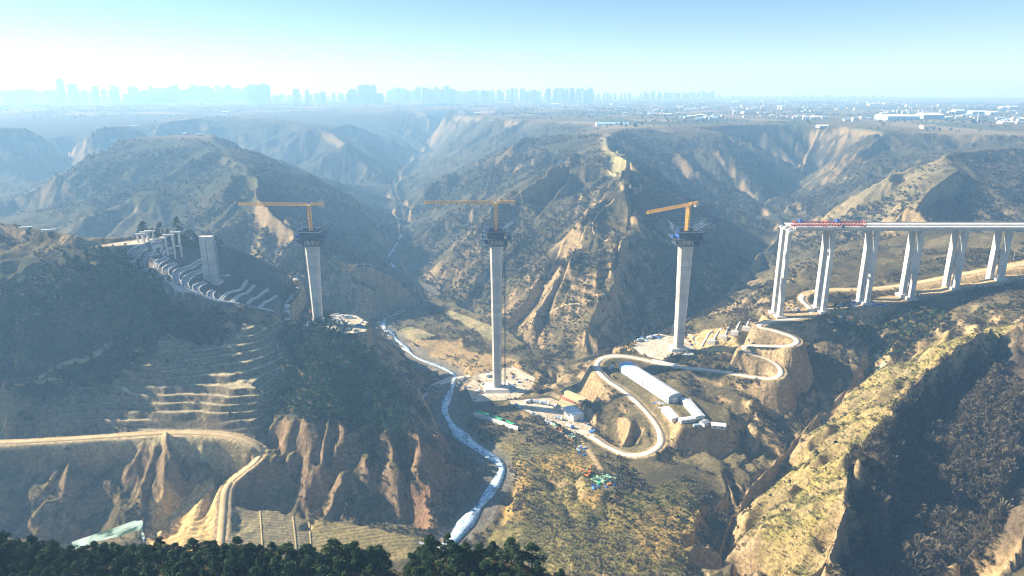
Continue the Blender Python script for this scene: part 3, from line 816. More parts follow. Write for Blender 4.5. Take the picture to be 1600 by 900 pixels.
for y0_, y1_, nm_ in ((0, 925, 'river'), (1120, 1400, 'river_upstream')):
    ii = np.where((rv[:, 1] >= y0_) & (rv[:, 1] < y1_))[0]; ii = np.arange(ii.min(), ii.max() + 1)
    structure(ribbon(nm_, rv[ii][::2], (river_half(rv[ii, 1]) * wob[ii])[::2], M['river'], lift=-.35, skirt=.5))
BR = smooth_line([at(*p) for p in ((712,596,2),(704,612,2),(700,628,1.7),(694,640,1.4))], 3)
structure(ribbon('river_branch', BR, 1.6, M['river'], lift=.3, drape=True))
SIDE = smooth_line([at(*p) for p in ((655,846,1),(672,848,.6),(690,852,.2),(700,858,0))], 2)
structure(ribbon('stream_ice', SIDE, 1.0, M['white_paint'], lift=.12, drape=True, skirt=.3))
def flat_poly(name, pts, z, mat, thick=.12):
    m = MB(); n = len(pts)
    m.loft([[(p[0], p[1], z - thick) for p in pts], [(p[0], p[1], z) for p in pts]])
    return structure(m.build(name, mat))
M['pond'] = worn('green pond water', (.06, .12, .08), (.11, .18, .11), .08, .12)
M['ice'] = worn('pale pond ice', (.42, .54, .48), (.30, .42, .36), .1, .45)
PZ = -2.2
def icy_pond():
    m = new_mat('pond water and ice', (.1, .2, .15), .15); t = m.node_tree; b = t.nodes['Principled BSDF']
    tc = t.nodes.new('ShaderNodeTexCoord'); n = t.nodes.new('ShaderNodeTexNoise'); n.inputs['Scale'].default_value = .055; n.inputs['Detail'].default_value = 4; n.inputs['Distortion'].default_value = .8
    r = t.nodes.new('ShaderNodeValToRGB'); e = r.color_ramp.elements
    e[0].position = .43; e[0].color = (.05, .10, .065, 1); e[1].position = .60; e[1].color = (.46, .58, .52, 1)
    x = e.new(.47); x.color = (.30, .42, .36, 1)
    t.links.new(tc.outputs['Object'], n.inputs['Vector']); t.links.new(n.outputs['Fac'], r.inputs[0]); t.links.new(r.outputs[0], b.inputs['Base Color'])
    return m
PP = [at(*q, PZ)[:2] for q in ((112,847),(150,834),(185,823),(212,812),(225,813),(221,826),(228,840),(218,864),(190,868),(150,868),(120,862))]
ring = [np.r_[q, 0] for q in PP] + [np.r_[PP[0], 0]]
ring = smooth_line(ring, 3.0, 3)[:-1]
flat_poly('pond', [q[:2] for q in ring], PZ, icy_pond(), .8)
nm = int(len(ROAD_MAIN) * .72)
structure(ribbon('road', ROAD_MAIN[:nm], ROAD_HALF - .2 + 1.3 * (fbm(np.arange(nm) / 4.0, np.zeros(nm), 3, 9) - .5), M['road'], lift=.12, skirt=.25))
structure(ribbon('dirt_road', ROAD_MAIN[nm - 1:], 4.5, M['dirt'], lift=.2))
structure(ribbon('river_road', ROAD_RIVER, 3.2, M['concrete'], lift=.2))
structure(ribbon('bench_road', ROAD_BENCH, 2.6, M['dirt'], lift=.16))
structure(ribbon('cut_slope_road', ROAD_LEFT, 3.0, M['concrete'], lift=.2))
# short low wall on the river side of the river road
RWALL = smooth_line([at(*p) for p in ((711,590,6),(684,600,6),(664,614,6),(652,632,5.5),(655,650,5))], 3)
tag(ribbon('retaining_wall', RWALL + np.array((-3.8, 0, 0)), .35, M['concrete_new'], lift=1.2, drape=True, skirt=3.0), 'pale curved retaining wall beside the river road below the red slope', 'retaining wall')
M['bund'] = worn('dry grass bund', (.40, .31, .15), (.26, .20, .10), .4, .95)
for b in (((405,786,7),(408,820,4),(411,866,1)), ((456,792,7),(460,825,4),(464,866,1)), ((483,815,4),(485,840,2),(487,872,1))):
    structure(ribbon('field_bank', smooth_line([at(*p) for p in b], 2), .55, M['bund'], lift=.35, drape=True, skirt=.7))
# foot tracks worn over the far hills
def track(px, half=1.1, name='path'):
    half *= .6
    ln_ = smooth_line([hit(*p) for p in px], 5)
    return structure(ribbon(name, ln_, half, M['dirt'], lift=.5, drape=True))
track(((932,256),(955,266),(975,272),(990,284),(985,292),(1002,290)), 1.8)
track(((960,312),(935,330),(925,350),(928,368),(950,375)), 1.2)
track(((830,505),(850,488),(880,478),(920,470),(945,462)), 1.2)
track(((905,444),(935,440),(955,428)), .9)
track(((915,408),(940,408),(958,402)), .9)
track(((20,597),(60,597),(110,597),(160,603),(200,612),(232,624)), 1.5)
track(((60,590),(110,566),(160,543),(200,528)), 1.8)

# ------------------------------------------------------------------ tall piers of the main spans, with work platforms and cranes
BY = 628.0
def shaft_ring(z, wx, wy, ch, groove):
    x, y = wx / 2, wy / 2
    # chamfered rectangle with a groove down the front and back faces
    g = groove
    return [(-x, -y + ch, z), (-x + ch, -y, z), (-g, -y, z), (-g * .6, -y + .5, z), (g * .6, -y + .5, z), (g, -y, z), (x - ch, -y, z), (x, -y + ch, z),
            (x, y - ch, z), (x - ch, y, z), (g, y, z), (g * .6, y - .5, z), (-g * .6, y - .5, z), (-g, y, z), (-x + ch, y, z), (-x, y - ch, z)]
def tall_pier(px_, base_z, top_z, label, w0, w1):
    zc = BY * CP + (CAM_Z - (base_z + top_z) / 2) * SP
    X = (px_ - 800) / F * zc
    t = thing('bridge_pier', label, 'bridge pier', (X, BY, base_z))
    h = top_z - base_z; m = MB()
    rings = []
    for k in range(13):
        f = k / 12; w = w0 + (w1 - w0) * f ** 1.4
        rings.append(shaft_ring(2.5 + (h - 2.5) * f, w, w0 * .95 + (w1 - w0) * .3 * f, 1.7, 1.0))
    m.loft(rings)
    m.build('shaft', M['concrete'], t)
    m = MB(); q = 22 if base_z < 20 else 11; m.box((0, 0, .2), (w0 + q, w0 + q * .8, 5.6), taper=.72); m.box((0, 0, -2.2), (w0 + q * 1.5, w0 + q * 1.2, 3.0)); m.build('pile_cap', M['concrete_new'], t)
    return t, X
def work_platform(X, z, label, w=12.0):
    t = thing('work_platform', label, 'work platform', (X, BY, z))
    m = MB()
    for s_ in (-1, 1):
        m.box((0, s_ * (w / 2 + 2.2), .2), (w * .9, .3, 5.0)); m.box((s_ * (w / 2 + 2.4), 0, -4.8), (.3, w * .8, 4.2))
    m.build('screen', M['dark_steel'], t); t.scale = (1.12, 1.12, 1.22)
    for k, zz in enumerate((-7.5, -2.5, 3.0)):
        m = MB(); r = w / 2 + (2.6, 5.2, 4.6)[k]
        for s_ in (-1, 1):
            m.box((0, s_ * (r - 1), zz), (2 * r, 3.4, .5)); m.box((s_ * (r - 1), 0, zz), (3.4, 2 * r - 5.4, .5))
        m.build('platform', M['dark_steel'], t)
    for s_ in (-1, 1):
        m = MB(); m.box((0, s_ * (w / 2 + .35), .6), (w + 1.4, .4, 6.4)); m.build('panel', M['dark_steel'], t)
        m = MB(); m.box((s_ * (w / 2 + .35), 0, .6), (.4, w + .2, 6.4)); m.build('panel', M['blue'] if s_ < 0 else M['dark_steel'], t)
    m = MB(); rr = w / 2 + 5.0                      # outrigger frames with raking struts
    for s_ in (-1, 1):
        for q in (-.42, -.14, .14, .42):
            y = q * w
            m.bar((s_ * (w / 2 + .6), y, -8), (s_ * rr, y, -2.3), .5); m.bar((s_ * rr, y, -2.3), (s_ * (rr + .4), y, 8.5), .45)
            m.bar((s_ * (w / 2 + .6), y, 3), (s_ * (rr + .4), y, 7.2), .28)
            m.bar((y, s_ * (w / 2 + .6), -8), (y, s_ * rr, -2.3), .5); m.bar((y, s_ * rr, -2.3), (y, s_ * (rr + .4), 8.0), .45)
    m.build('strut_frame', M['dark_steel'], t)
    m = MB()                                         # white pipe rails and raised booms, tilted outward
    for s_ in (-1, 1):
        for q in (-.45, .0, .45):
            m.bar((s_ * (w / 2 - 1), q * w, 4), (s_ * (rr + 2.6), q * w, 9.2), .45)
        m.bar((s_ * (rr + .4), -w / 2, 7.4), (s_ * (rr + .4), w / 2, 7.4), .22); m.bar((s_ * (rr + .4), -w / 2, 5.6), (s_ * (rr + .4), w / 2, 5.6), .18)
        m.bar((-rr, s_ * (rr + .4), 7), (rr, s_ * (rr + .4), 7), .22)
    m.build('guard_rail', M['grey_sheet'], t)
    for s_ in (-1, 1):
        m = MB(); m.box((s_ * (rr - .4), -2, -1.25), (1.6, 5, 2.0)); m.build('jack_box', M['blue'], t)
        m = MB(); m.box((s_ * (w / 2 + 1.4), 3, -6.2), (1.4, 4, 1.8)); m.build('jack_box', M['blue'], t)
    return t
def lattice(m, a, b, w, step, bar=.16, tri=False):
    """square or triangular lattice boom from a to b"""
    a = Vector(a); b = Vector(b); d = (b - a); Ln = d.length; d.normalize()
    u = d.cross(Vector((0, 0, 1)))
    if u.length < 1e-3: u = Vector((1, 0, 0))
    u.normalize(); t = u.cross(d)
    cs = [u * w / 2 - t * w / 2, -u * w / 2 - t * w / 2, t * w / 2] if tri else [u * w / 2 + t * w / 2, -u * w / 2 + t * w / 2, -u * w / 2 - t * w / 2, u * w / 2 - t * w / 2]
    for c in cs: m.bar(a + c, b + c, bar * 1.5)
    n = max(1, int(Ln / step))
    for k in range(n):
        p = a + d * Ln * k / n; q = a + d * Ln * (k + 1) / n
        for i in range(len(cs)):
            j = (i + 1) % len(cs)
            m.bar(p + cs[i], (q + cs[j]), bar); m.bar(p + cs[i], p + cs[j], bar)
def tower_crane(X, z0, z1, ang, label, jib=66.0, back=17.0, droop=0.0):
    """flat-top tower crane; ang is the direction the jib points"""
    t = thing('tower_crane', label, 'tower crane', (X, BY, z0), ang)
    h = z1 - z0
    m = MB(); lattice(m, (0, 0, -3), (0, 0, h - 1.5), 2.6, 2.6, .32); m.build('mast', M['yellow'], t)
    m = MB(); m.box((0, 0, h - .7), (3.4, 3.4, 1.6)); m.cyl((0, 0, h - 2.2), (0, 0, h - 1.2), 1.9, 12); m.build('slewing_ring', M['yellow'], t)
    m = MB(); lattice(m, (1.5, 0, h + 1.0), (jib, 0, h + 1.2 + droop), 2.4, 2.4, .27, True); m.build('jib', M['yellow'], t)
    m = MB(); lattice(m, (-1.5, 0, h + 1.0), (-back, 0, h + 1.0), 2.0, 2.2, .28); m.box((-back / 2, 0, h - .1), (back - 3, 1.8, .2)); m.build('counter_jib', M['yellow'], t)
    m = MB()
    for k in range(3): m.box((-back + 1.2 + k * 1.5, 0, h - 1.0), (1.2, 2.2, 3.4))
    m.build('counterweight', M['concrete'], t)
    m = MB(); m.box((1.2, -2.6, h - .6), (2.2, 1.8, 2.3)); m.build('cab', M['white_paint'], t)
    m = MB(); m.box((jib * .55, 0, h - .5), (2.2, 1.6, .7)); m.bar((jib * .55, 0, h - .6), (jib * .55, 0, h - 7), .12); m.build('trolley', M['dark_steel'], t)
    return t
TOP = 161.0
_, XL = tall_pier(492, 74, TOP, 'tall tapering concrete pier standing on the wooded spur left of the river', 8.6, 13.0)
_, XM = tall_pier(776, 5, TOP, 'tallest concrete pier, standing on the river flat in the valley middle', 8.6, 12.0)
_, XR = tall_pier(1066, 46.5, TOP, 'tall concrete pier at the bare terrace above the white arched shed', 9.0, 13.6)
work_platform(XL, TOP + 1, 'dark climbing formwork with raised booms around the head of the pier on the wooded spur', 13.6)
work_platform(XM, TOP + 1, 'dark climbing formwork with guard rails around the head of the river flat pier', 12.6)
work_platform(XR, TOP + 1, 'blue and dark climbing formwork around the head of the pier above the arched shed', 14.2)
tower_crane(XL, TOP + 4, 189, math.radians(178), 'yellow tower crane on the pier of the wooded spur, jib pointing left', 66, 15)
tower_crane(XM, TOP + 4, 191, math.radians(182), 'yellow tower crane with long level jib on the river flat pier', 66, 18)
tower_crane(XR, TOP + 4, 189, math.radians(224), 'yellow tower crane on the pier above the shed, jib swung toward the viewer', 66, 16)
# builders' hoists climbing the piers
for X, zb, dx, lab in ((XM, 5, 8.0, 'thin lattice builders hoist climbing the right side of the river flat pier'), (XL, 74, -8.6, 'thin lattice builders hoist climbing the left side of the wooded spur pier')):
    t = thing('builders_hoist', lab, 'hoist', (X + dx, BY, zb))
    m = MB(); lattice(m, (0, 0, 0), (0, 0, TOP - zb - 8), 1.3, 2.2, .16); m.build('mast', M['dark_steel'], t)
    m = MB(); m.box((1.6, 0, 12), (1.6, 1.6, 2.8)); m.build('cage', M['orange'], t)
    for k in range(2, 10):
        m = MB(); m.bar((0, 0, (TOP - zb - 8) * k / 10), (-dx * .52 if abs(dx) > 8.3 else -2.2, 0, (TOP - zb - 8) * k / 10), .2)
        m.build('wall_tie', M['dark_steel'], t)

# ------------------------------------------------------------------ finished viaduct on the right
DZ = 170.0
def col_x(px_, z): return (px_ - 800) / F * (BY * CP + (CAM_Z - z) * SP)
PX_ = [col_x(p, 168) for p in (1229, 1299, 1367, 1434, 1502, 1570)]
step = (PX_[-1] - PX_[0]) / 5
via = thing('viaduct', 'white finished viaduct on twin concrete columns at right', 'viaduct', (PX_[0], BY, DZ))
m = MB(); x0 = 3.0; x1 = 420.0
for s_ in (-1, 1):
    m.box(((x0 + x1) / 2, s_ * 6.9, -.25), (x1 - x0, 12.6, .5))
m.build('deck', M['concrete_new'], via)
m = MB()
for s_ in (-1, 1):
    for q in (-4.8, -1.6, 1.6, 4.8): m.box(((x0 + x1) / 2, s_ * 6.9 + q, -1.6), (x1 - x0 - .4, .9, 2.19))
m.build('girder', M['concrete'], via)
for y in (-13.0, -.75, .75, 13.0):
    m = MB(); m.box(((x0 + x1) / 2, y, .5), (x1 - x0 - .2, .4, .996)); m.build('parapet', M['concrete_new'], via)
for k in range(9):
    X = PX_[0] + step * k
    for s_ in (-1, 1):
        zb = float(ground(X, BY + s_ * 6.9)) - 2
        m = MB(); top = -3.95 - 0.02
        b = zb - DZ; wx, wy = 3.9, 6.0
        m.loft([[(step * k + a * wx / 2 * (1 if z == top else 1.12), s_ * 6.9 + c * wy / 2 * (1 if z == top else 1.05), z) for a, c in ((-1, -.86), (-.82, -1), (.82, -1), (1, -.86), (1, .86), (.82, 1), (-.82, 1), (-1, .86))] for z in (b, top)])
        m.build('pier', M['concrete'], via)
        m = MB(); m.box((step * k, s_ * 6.9, -3.32), (3.6, 12.0, 1.25), taper=1.02); m.build('cap_beam', M['concrete_new'], via)
        m = MB(); m.box((step * k, s_ * 6.9, b + 2.2), (8.5, 10, 2.6)); m.build('footing', M['concrete_new'], via)
        for q in (-2.4, -.6, 2.2):
            m = MB(); m.cyl((step * k + 2.22, s_ * 6.9 + q, top - 1), (step * k + 2.28, s_ * 6.9 + q, top - 34), .16, 6)
            if q > 0: m.build('drain_pipe', M['white_paint'], via)
# red girder launcher
gx0 = col_x(1234, 173) - PX_[0]; gx1 = col_x(1345, 173) - PX_[0]
g = thing('girder_launcher', 'red truss girder launcher sitting on the open end of the viaduct', 'girder launcher', (PX_[0], BY, DZ))
for y in (-9.4, -4.2):
    m = MB(); n = 26; 
    for zz in (1.6, 4.6): m.bar((gx0, y, zz), (gx1, y, zz), .5)
    for k in range(n):
        a = gx0 + (gx1 - gx0) * k / n; b = gx0 + (gx1 - gx0) * (k + 1) / n
        m.bar((a, y, 1.6), ((a + b) / 2, y, 4.6), .28); m.bar(((a + b) / 2, y, 4.6), (b, y, 1.6), .28)
    m.build('truss', M['red'], g)
for x in (gx0 + 1, gx0 + 30, gx1 - 22, gx1 - 1):
    m = MB()
    for y in (-9.4, -4.2): m.box((x, y, .8), (1.0, 1.0, 1.56))
    m.bar((x, -10, 5), (x, -3.6, 5), .6); m.build('leg', M['red'], g)
for x in (gx0 + 7, gx0 + 41):
    m = MB(); m.box((x, -6.8, 5.5), (3.6, 7.2, .9)); m.box((x, -6.8, 6.6), (2.4, 2.6, 1.4)); m.bar((x - 1.6, -9.8, 5.2), (x - 1.6, -9.8, 7.4), .25); m.bar((x + 1.6, -3.8, 5.2), (x + 1.6, -3.8, 7.4), .25); m.build('winch_trolley', M['blue'], g)
m = MB(); m.box((gx0 + 44, -12.4, 1.6), (2.2, 1.6, 3)); m.bar((gx1, -10, .4), (gx1, -10, 4.8), .35); m.build('control_cabin', M['dark_steel'], g)
# white precast pieces at the open head of the viaduct
for k in range(5):
    m = MB(); m.box((0, 0, .75), (2.2 + .6 * (k % 2), 1.5, 1.5)); m.box((.2, 0, 1.62), (1.2, 1.2, .25))
    tag(m.build('shuttering_block', M['white_paint'], None, (PX_[0] - 1.6 + (k % 2) * 2.7, BY - 10.6 + 4.6 * k, DZ - 2.69)), 'white shuttering box on the first viaduct column head', 'shuttering', 'white shuttering boxes on the first column head')
# ------------------------------------------------------------------ unfinished piers on the left cut slope
def top_at(px_, py_, Y): return float(at(px_, py_, Y=Y)[2])
p = hit(331, 441, 500, 900); zt = top_at(327, 369, p[1])
t = thing('slab_pier', 'broad concrete slab pier standing alone on the cut slope at left', 'bridge pier', (p[0], p[1], p[2] - 1))
for s_ in (-1, 1):
    m = MB(); m.box((s_ * 3.15, 0, (zt - p[2] + 1) / 2), (5.6, 6.0, zt - p[2] + 1 + (s_ * .0))); m.build('shaft', M['concrete'], t)
m = MB(); m.box((0, 0, (zt - p[2]) / 2 - 1), (.66, 4.4, zt - p[2] - 2)); m.build('gap_shade', M['dark_steel'], t)  # dark strip filling the gap between the shafts, painted in place of its shade
m = MB(); m.box((0, 0, .6), (17, 12, 2.4)); m.build('footing', M['concrete_new'], t)
m = MB(); lattice(m, (7.6, 0, 0), (7.6, 0, zt - p[2] - 3), 1.4, 2.4, .14); m.build('ladder_tower', M['grey_sheet'], t)
def bent(px_, pyb, pyt, label, nrow, gap, colw, span):
    p = hit(px_, pyb, 500, 900); zt = top_at(px_, pyt, p[1]); h = zt - p[2] + 1
    t = thing('column_bent', label, 'bridge pier', (p[0], p[1], p[2] - 1), math.radians(8))
    for r in range(nrow):
        y = (r - (nrow - 1) / 2) * gap
        for s_ in (-1, 1):
            m = MB(); m.cyl((s_ * span / 2, y, 0), (s_ * span / 2, y, h - 1.42), colw / 2, 12); m.build('column', M['concrete_new'], t)
        m = MB(); m.box((0, y, h - .7), (span + 3.6, 2.2, 1.4)); m.build('cap_beam', M['concrete_new'], t)
        if h > 16:
            m = MB(); m.box((0, y, h * .45), (span - colw, 1.3, 1.4)); m.build('tie_beam', M['concrete'], t)
    return t
bent(268, 403, 366, 'nearer pair of column bents with cap beams behind the slab pier', 1, 9, 2.0, 6.5)
bent(279, 401, 362, 'taller column bent on the cut slope just left of the slab pier', 1, 9, 2.0, 6.0)
bent(221, 379, 365, 'low column bent at the far left head of the cut slope', 1, 8, 1.6, 5.5)
bent(228, 378, 362, 'middle low column bent at the head of the cut slope', 1, 8, 1.6, 5.5)
bent(236, 377, 360, 'rightmost low column bent at the head of the cut slope', 1, 8, 1.6, 5.5)
for k, (a, b, ln_, an) in enumerate(((41, 358, 12, 20), (76, 362, 12, 24), (89, 359, 14, 24), (128, 362, 9, 22), (139, 359, 12, 24), (184, 361, 13, 12))):
    p = hit(a, b, 450, 900); m = MB()
    m.box((0, 0, .9), (ln_, 2.0, 1.8)); m.box((0, 0, 2.0), (ln_ - .6, 2.8, .4))
    o = m.build('concrete_girder', M['concrete_new'], None, tuple(p)); o.rotation_euler = (0, 0, math.radians(an))
    tag(o, 'white precast concrete girder lying on the hilltop at far left', 'girder', 'girders lying on the left hilltop')

M['lining'] = worn('grey slope lining', (.34, .33, .31), (.24, .24, .22), .4, .9)
# white berm channels on the cut slope
BERM = [((199,404),(208,400),(218,390),(229,384)), ((221,418),(226,407),(236,397),(246,393)), ((243,431),(244,418),(251,408),(262,402)), ((266,444),(257,430),(262,418),(275,411)),
        ((279,449),(273,432),(284,421),(300,414),(319,404)), ((291,453),(288,440),(297,431),(308,425),(320,417)), ((312,459),(304,451),(312,445),(321,441)), ((330,466),(328,459),(335,454)),
        ((345,470),(360,455),(386,438)), ((362,473),(380,458),(398,446)), ((385,477),(402,462),(420,452)), ((405,481),(418,470),(432,462)), ((236,384),(246,380),(254,382)), ((252,398),(262,392),(270,393))]
for k, b in enumerate(BERM):
    ln_ = smooth_line([hit(x, y, 480, 800) for x, y in b], 1.5)
    wide = np.linspace(3.0, 1.2, len(ln_)) if k < 8 else np.full(len(ln_), .9)
    t = thing('slope_channel', 'pale curved channel with raised kerbs crossing the dark cut slope', 'drainage channel', tuple(ln_[0]), 0, 'drainage channels on the cut slope')
    d = np.gradient(ln_[:, :2], axis=0); d /= np.linalg.norm(d, axis=1)[:, None] + 1e-9; nn = np.c_[d[:, 1], -d[:, 0], np.zeros(len(d))]
    for nm_, off, hw_, mt_, lf in (('lining', 0, wide - .3, 'lining', .18), ('kerb', -1, np.full(len(ln_), .38), 'concrete_new', .55), ('kerb', 1, np.full(len(ln_), .38), 'concrete_new', .55)):
        o = ribbon(nm_, ln_ + nn * (wide * off)[:, None], hw_, M[mt_], lift=lf, drape=True, skirt=.9)
        o.data.transform(Matrix.Translation(-Vector(ln_[0]))); o.parent = t
ln_ = smooth_line([hit(x, y, 480, 800) for x, y in ((198,404),(221,418),(243,432),(266,445),(291,454),(315,462),(343,472),(375,475),(400,481),(427,487))], 2)
tag(ribbon('edge_wall', ln_, .7, M['concrete_new'], lift=.8, drape=True, skirt=2.2), 'long white kerb wall along the lower edge of the cut slope', 'kerb wall')

# ------------------------------------------------------------------ arched shed and site buildings
A = at(977, 578, 36.8)[:2]; B = at(1055, 629, 36.8)[:2]
c = (A + B) / 2; dv = B - A; Ls = float(np.linalg.norm(dv)); ang = math.atan2(dv[1], dv[0])
sh = thing('arched_shed', 'long white arched shed with blue far end inside the road loop', 'shed', (c[0], c[1], 36.8), ang)
W = 14.0; hw = 5.2; rise = 3.2
m = MB()
for s_ in (-1, 1): m.box((0, s_ * (W / 2 - .12), hw / 2), (Ls - .6, .24, hw))
m.build('wall', M['white_paint'], sh)
def arch(x0, x1, t_=.18, over=.35):
    m = MB(); r = []
    for x in (x0, x1):
        outer = [(x, (W / 2 + over) * math.cos(math.pi * i / 14), hw + .02 + rise * math.sin(math.pi * i / 14)) for i in range(15)]
        inner = [(x, (W / 2 + over - t_) * math.cos(math.pi * i / 14), hw + .02 + (rise - t_) * math.sin(math.pi * i / 14)) for i in range(14, -1, -1)]
        r.append(outer + inner)
    n = 30; m.add(r[0] + r[1], [(i, (i + 1) % n, n + (i + 1) % n, n + i) for i in range(n)] + [(i, i + 1, 28 - i, 29 - i) for i in range(14)] + [(n + 29 - i, n + 28 - i, n + i + 1, n + i) for i in range(14)])
    for x in np.arange(x0 + 1.5, x1 - .5, 3.0):
        rb = [(x, (W / 2 + over + .09) * math.cos(math.pi * i / 14), hw + .02 + (rise + .09) * math.sin(math.pi * i / 14)) for i in range(15)]
        for i in range(14): m.bar(rb[i], rb[i + 1], .28, .16)
    return m
arch(-Ls / 2 + 11.02, Ls / 2).build('roof', M['white_paint'], sh)
arch(-Ls / 2, -Ls / 2 + 11).build('roof', M['blue_sheet'], sh)
for e, nm_ in ((-1, 'blue_sheet'), (1, 'grey_sheet')):  # near gable's grey blue is its shade put into the colour
    m = MB(); xs = e * (Ls / 2 - .4)
    ring = [(xs, -W / 2 + .3, 0), (xs, W / 2 - .3, 0)] + [(xs, (W / 2 - .3) * math.cos(math.pi * i / 12), hw + (rise - .3) * math.sin(math.pi * i / 12)) for i in range(13)]
    m.loft([ring, [(x + e * .2, y, z) for x, y, z in ring]]); gb = m.build('gable', M[nm_], sh)
    m = MB(); m.box((xs + e * .26, 0, 2.1), (.1, 5, 4.2)); m.build('door', M['white_paint'] if e > 0 else M['blue_sheet'], gb)
for k in range(13):
    x = -Ls / 2 + 6 + k * (Ls - 12) / 12
    m = MB(); m.box((x, -W / 2 - .05, 2.9), (1.1, .16, 3.6)); m.build('window', M['grey_sheet'], sh)
for k in range(13):
    x = -Ls / 2 + 3 + k * (Ls - 6) / 12
    m = MB(); m.box((x, -W / 2 - .22, hw / 2), (.35, .44, hw - .02)); m.build('buttress', M['white_paint'], sh)
def hut(a, b, z, w, h, label, name='site_hut', roof='white_paint', wall='white_paint', pitch=.9, win=True, group=None, cat='hut'):
    A = at(*a, z)[:2]; B = at(*b, z)[:2]; c = (A + B) / 2; d = B - A; Ln = float(np.linalg.norm(d))
    zz = float(ground(c[0], c[1]))
    t = thing(name, label, cat, (c[0], c[1], zz - .1), math.atan2(d[1], d[0]), group)
    m = MB(); m.loft([[(x, -w / 2, 0), (x, w / 2, 0), (x, w / 2, h), (x, 0, h + pitch), (x, -w / 2, h)] for x in (-Ln / 2, Ln / 2)]); m.build('wall', M[wall], t)
    m = MB()
    for s_ in (-1, 1):
        y0, y1 = 0, s_ * (w / 2 + .4); z0, z1 = h + pitch + .05, h - .3 * pitch / (w / 2) + .05
        vs = [(x, y, q + dz) for dz in (0, .15) for x, y, q in ((-Ln / 2 - .4, y0, z0), (Ln / 2 + .4, y0, z0), (Ln / 2 + .4, y1, z1), (-Ln / 2 - .4, y1, z1))]
        m.add(vs, [(0, 1, 2, 3), (7, 6, 5, 4), (0, 4, 5, 1), (1, 5, 6, 2), (2, 6, 7, 3), (3, 7, 4, 0)])
    m.build('roof', M[roof], t)
    if win:
        n = max(2, int(Ln / 4))
        for k in range(n):
            x = -Ln / 2 + Ln * (k + .5) / n
            for s_ in (-1, 1):
                m = MB(); m.box((x, s_ * (w / 2 + .03), h * .58), (1.2, .08, 1.1)); m.build('window', M['glass'], t)
    m = MB(); m.box((Ln / 2 + .04, 0, 1.1), (.09, 1.6, 2.2)); m.build('door', M['grey_sheet'], t)
    return t
hut((1041, 634), (1058, 651), 36.8, 9.0, 3.4, 'white site hut against the near end of the arched shed')
hut((1070, 628), (1094, 656), 36.8, 7.5, 3.2, 'long white site hut right of the arched shed gable')
hut((1062, 660), (1084, 657), 36.8, 4.5, 2.8, 'low white cross hut joining the two shed side huts')
hut((1096, 668), (1104, 664), 35.5, 5, 2.6, 'small grey roofed hut below the long white hut', roof='roof_dark')
hut((1111, 667), (1133, 669), 35.5, 5.5, 2.8, 'flat white cabin row at the cliff edge below the shed')
hut((887, 644), (904, 657), 8.2, 11.0, 5.5, 'white box building with pale roof on the concrete yard', name='yard_building', pitch=.5, wall='white_paint', cat='building')
# rounded earth bank beside the cabin row
# retaining wall with green net below the yard
NW = smooth_line([at(*q) for q in ((741,648,4),(760,655,4),(785,664,4),(810,675,4))], 2)
zz = ground(NW[:, 0], NW[:, 1]); NW[:, 2] = zz
t = thing('netted_wall', 'pale retaining wall topped by green netting on the river bank', 'retaining wall', (0, 0, 0))
ribbon('wall', NW, 1.0, M['concrete_new'], lift=3.6, drape=True, skirt=5.0).parent = t
for k in range(3):
    q = NW[int(len(NW) * (.06 + k * .3)):int(len(NW) * (.31 + k * .3))] + np.array((1.6, 2.4, 0))
    ribbon('net', q, 1.7, M['green_net'], lift=4.0, drape=True, skirt=.2).parent = t
# stepped slope with red slogan boards above the yard
SL = [at(*q) for q in ((872,628,11),(884,618,13),(914,612,16),(913,640,12))]
t = thing('banked_slope', 'pale green stepped bank above the concrete yard', 'bank', (0, 0, 0))
for k in range(4):
    a = at(872 + 4 * k, 631 - 7 * k, 9.5 + 2 * k); b = at(906 + 3 * k, 641 - 6 * k, 9.5 + 2 * k)
    m = MB(); d = Vector(b) - Vector(a); d.z = 0
    cen = (Vector(a) + Vector(b)) / 2
    m.box((cen.x, cen.y, 8.2 + 1.0 * k), (d.length, 5.0, 2.0 + 2.0 * k), math.atan2(d.y, d.x)); m.build('step', M['bank'] if 'bank' in M else M.setdefault('bank', worn('seeded bank', (.42, .42, .22), (.50, .45, .28), .4)), t)
for k in range(9):
    a = Vector(at(876, 620, 13.4)); b = Vector(at(908, 634, 13.4)); p = a + (b - a) * (k + .5) / 9; d = b - a
    m = MB(); m.box((0, 0, .9), (2.0, .12, 1.6)); m.bar((-.7, .05, -1.8), (-.7, .05, .2), .12); m.bar((.7, .05, -1.8), (.7, .05, .2), .12)
    o = m.build('sign_board', M['redsign'], None, (p.x, p.y, 13.0)); o.rotation_euler = (0, 0, math.atan2(d.y, d.x))
    tag(o, 'small red board standing in the row on the green bank', 'sign board', 'red boards on the green bank')
# stepped excavation beside the right main pier: white stair walls on the tan cut
for k in range(5):
    a = np.array(hit(1096 + 17 * k, 543 - 6.5 * k, 450, 800)); b = np.array(hit(1112 + 15 * k, 519 - 5.0 * k, 450, 800))
    q = smooth_line([a, (a + b) / 2, b], 1.5)
    tag(ribbon('stair_wall', q, .8, M['concrete_new'], lift=.9, drape=True, skirt=2.0), 'white stair wall crossing the tan excavated slope beside the pier', 'wall', 'stair walls on the excavated slope')
for k in range(4):
    p = hit(1112 + 18 * k, 536 - 7 * k, 450, 800); m = MB()
    m.box((0, 0, 1.0), (8, 5.5, 4.0), math.radians(-30), taper=.9); m.box((0, 0, 3.05), (6.4, 4.2, .12), math.radians(-30))
    tag(m.build('anchor_block', M['concrete'], None, tuple(p)), 'grey concrete block set between the white stair walls', 'concrete block', 'grey blocks on the excavated slope')

